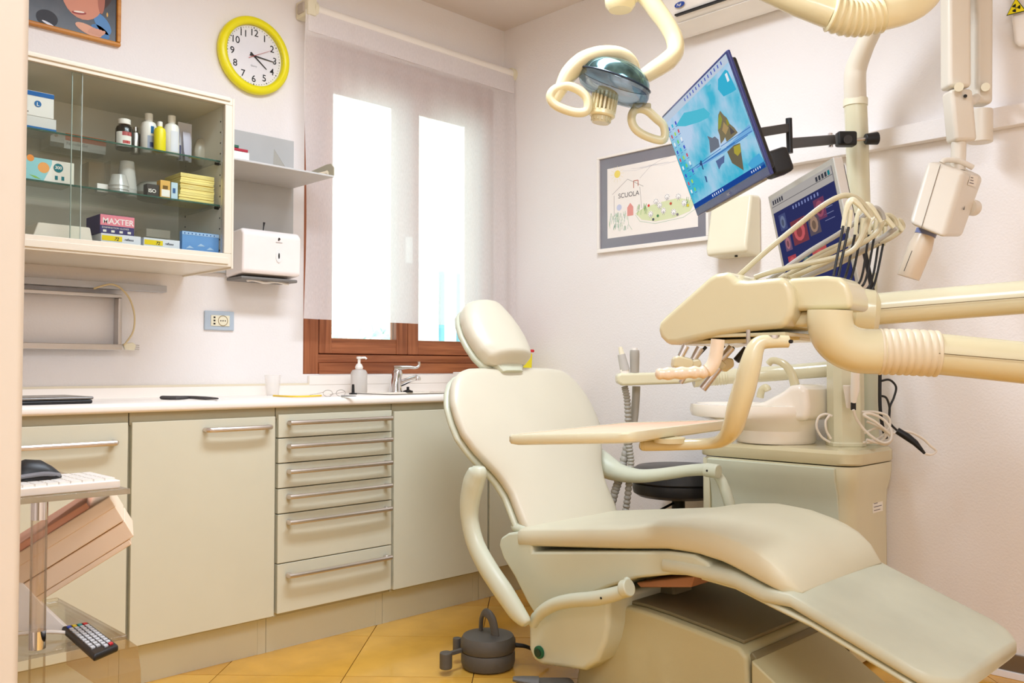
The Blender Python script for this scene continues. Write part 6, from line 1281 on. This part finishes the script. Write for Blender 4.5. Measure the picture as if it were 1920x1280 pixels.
def legat(x, y):
    M().tube([V(x, y, ZT-0.04), V(x, y, ZL+0.03)], 0.0125, glass_mat('acrylic_post', (246, 240, 232), 0.12, 0.05), 20).build('leg', t)
    for z in (ZT-0.0105, ZL+0.032): lab(M().tube([V(x, y, z), V(x, y, z-0.03)], 0.013, CHROME, 20).build('leg_cap', t), 'chrome cap')
    M().tube([V(x, y, ZL-0.009), V(x, y, 0.05)], 0.0125, CLEAR, 16).build('leg', t)
    M().lathe([(0, 0.0), (0.018, 0.0), (0.022, 0.02), (0.018, 0.05), (0, 0.052)], V(x, y, 0.0), BLACK, (0, 0, 1), 16).build('castor', t)
lx_ = on(75, 935, 1, yF_+0.02).x
for x in (lx_, lx_-0.26):
    for y in (yF_+0.022, yB-0.03): legat(x, y)
# keyboard
k1 = on(226, 900, 1, yF_+0.012).x
t = thing('white_keyboard', 'white keyboard lying on the top shelf of the acrylic trolley', 'keyboard', (k1-0.2, yF_+0.09, ZT))
M().box(k1-0.42, k1, yF_+0.012, yF_+0.15, ZT+0.0005, ZT+0.0145, WHITEP).build('keyboard_base', t, bev=0.002)
for i in range(22):
    for j in range(6):
        x = k1-0.006-0.0187*i; y = yF_+0.022+0.0205*j
        M().box(x-0.016, x, y, y+0.017, ZT+0.0145, ZT+0.0185, WHITEP).build('key', t, smooth=False)
o = M().box(k1-0.16, k1-0.06, yF_+0.17, yF_+0.28, ZT+0.0005, ZT+0.022, mat('orange_pink_card', (236, 150, 112), 0.6)).build('orange_card', bev=0.001); tag(o, 'orange pink card lying behind the keyboard on the trolley', 'card')
mx = on(62, 903, 1, yF_+0.10)
# mouse rests on the keyboard's far side
t = thing('computer_mouse', 'black computer mouse on the trolley beside the keyboard', 'mouse', (on(66, 890, 1, yF_+0.10).x, yF_+0.10, ZT+0.019))
mxx = on(70, 890, 1, yF_+0.10).x; bz_ = ZT+0.0195
M().loft([[V(mxx+x, yF_+0.10+math.cos(q)*w_, bz_+max(0.0, math.sin(q))*h_) for q in [j*2*math.pi/20 for j in range(20)]] for x, w_, h_ in ((-0.055, 0.012, 0.010), (-0.045, 0.026, 0.024), (-0.02, 0.031, 0.034), (0.005, 0.031, 0.031), (0.022, 0.028, 0.020), (0.034, 0.018, 0.009), (0.038, 0.006, 0.004))], BLACK, ).build('mouse_body', t, lim=80)
M().tube(smooth_path([V(mxx-0.045, yF_+0.072, bz_+0.006), V(mxx, yF_+0.067, bz_+0.010), V(mxx+0.03, yF_+0.082, bz_+0.004)], 4), 0.004, mat('mouse_grey', (120, 118, 122), 0.4), 8).build('side_strip', t)
# tilted boxes between the shelves
e1 = (cr*math.cos(R(29))+V(0, 0, 1)*math.sin(R(29))).normalized(); e1 = V(e1.x, e1.y, e1.z); fv = V(cf.x, cf.y, 0).normalized(); e3 = e1.cross(fv).normalized()*(-1)
if e3.z < 0: e3 = -e3
CART = mat('cream_carton', (238, 214, 188), 0.6, var=0.01); CARP = mat('pink_carton_side', (230, 172, 146), 0.6, var=0.02)
BD_ = 1.56
fv = ray(225, 960); fv = V(fv.x, fv.y, 0).normalized()
r1 = D(205, 931, BD_); r2 = D(233, 976, BD_)
t = thing('tilted_box', 'cream lidded carton leaning at a slant on the trolley, upper of the two', 'box', (r1+r2)/2)
hh = (r1-r2).length/2; cR = (r1+r2)/2; ax3 = (r1-r2).normalized(); ax1 = (D(84, 992, BD_)-D(205, 928, BD_)).normalized(); ax1 = (ax1-ax3*ax1.dot(ax3)).normalized()
M().obox(cR+ax1*0.14+fv*0.09, ax1*0.14, ax3*hh*0.98, fv*0.09, CART).build('box_body', t, bev=0.002)
M().obox(cR+ax1*0.14+fv*0.0895+ax3*hh*0.6, ax1*0.1405, ax3*hh*0.42, fv*0.0915, CART).build('box_lid', t, bev=0.002)
M().obox(cR+ax1*0.16+fv*0.0895+ax3*(hh*1.02+0.006), ax1*0.12, ax3*0.006, fv*0.085, CARP).build('box_top', t, bev=0.002)
t = thing('tilted_box', 'cream carton lying under the slanted one with an open flap edge', 'box', cR-ax3*hh*2)
q_ = cR-ax3*(hh+0.017)
M().obox(q_+ax1*0.145+fv*0.09, ax1*0.145, ax3*0.016, fv*0.085, CART).build('box_body', t, bev=0.002)
M().obox(q_+ax1*0.15+fv*0.09-ax3*0.0215+ax1*0.006, ax1*0.145, ax3*0.005, fv*0.083, CART).build('box_flap', t, bev=0.002)
t2 = thing('paper_sleeve', 'white paper sleeve leaning on the lower trolley shelf behind the post', 'paper', V(lx_, yF_+0.1, ZL+0.001))
M().prism([D(20, 1085, 1.56), D(42, 1092, 1.56), D(90, 1145, 1.56), D(132, 1184, 1.56), D(20, 1184, 1.56)], fv*0.02, mat('white_paper', (250, 246, 242), 0.6)).build('sleeve', t2, bev=0.001)
# remote control
rc_ = [on(x, y, 2, ZL+0.014) for x, y in ((115, 1172), (165, 1163), (223, 1206), (176, 1226))]
t = thing('remote_control', 'black remote control with coloured buttons on the lower trolley shelf', 'remote control', (sum(rc_, V(0, 0, 0))/4-V(0, 0, 0.02)))
M().prism([p-V(0, 0, 0.0135) for p in rc_], (0, 0, 0.012), BLACK).build('remote_body', t, bev=0.004)
def rq(u, v, z=0): return rc_[0].lerp(rc_[3], u).lerp(rc_[1].lerp(rc_[2], u), v)+V(0, 0, z)
bc_ = [(40, 80, 190), (230, 200, 40), (30, 150, 150), (200, 40, 50)]
for i in range(11):
    for j in range(4):
        if i == 10 and j < 2: continue
        u0, v0 = 0.06+0.082*i, 0.12+0.20*j; c = bc_[j] if i == 0 else ((200, 40, 50) if (i == 10 and j == 3) else (196, 196, 198))
        M().prism([rq(u0, v0, -0.0015), rq(u0+0.055, v0, -0.0015), rq(u0+0.055, v0+0.14, -0.0015), rq(u0, v0+0.14, -0.0015)], (0, 0, 0.0022), flat(c, 0.4)).build('button', t, smooth=False)
o = M().tube(smooth_path([D(20, 1190, 1.52), D(60, 1186, 1.52), D(95, 1184, 1.53), D(125, 1186, 1.54), D(145, 1189, 1.55)], 5), 0.0034, WHITEP, 10).build('white_plug_cable'); tag(o, 'white cable crossing in front of the remote control on the trolley', 'cable')
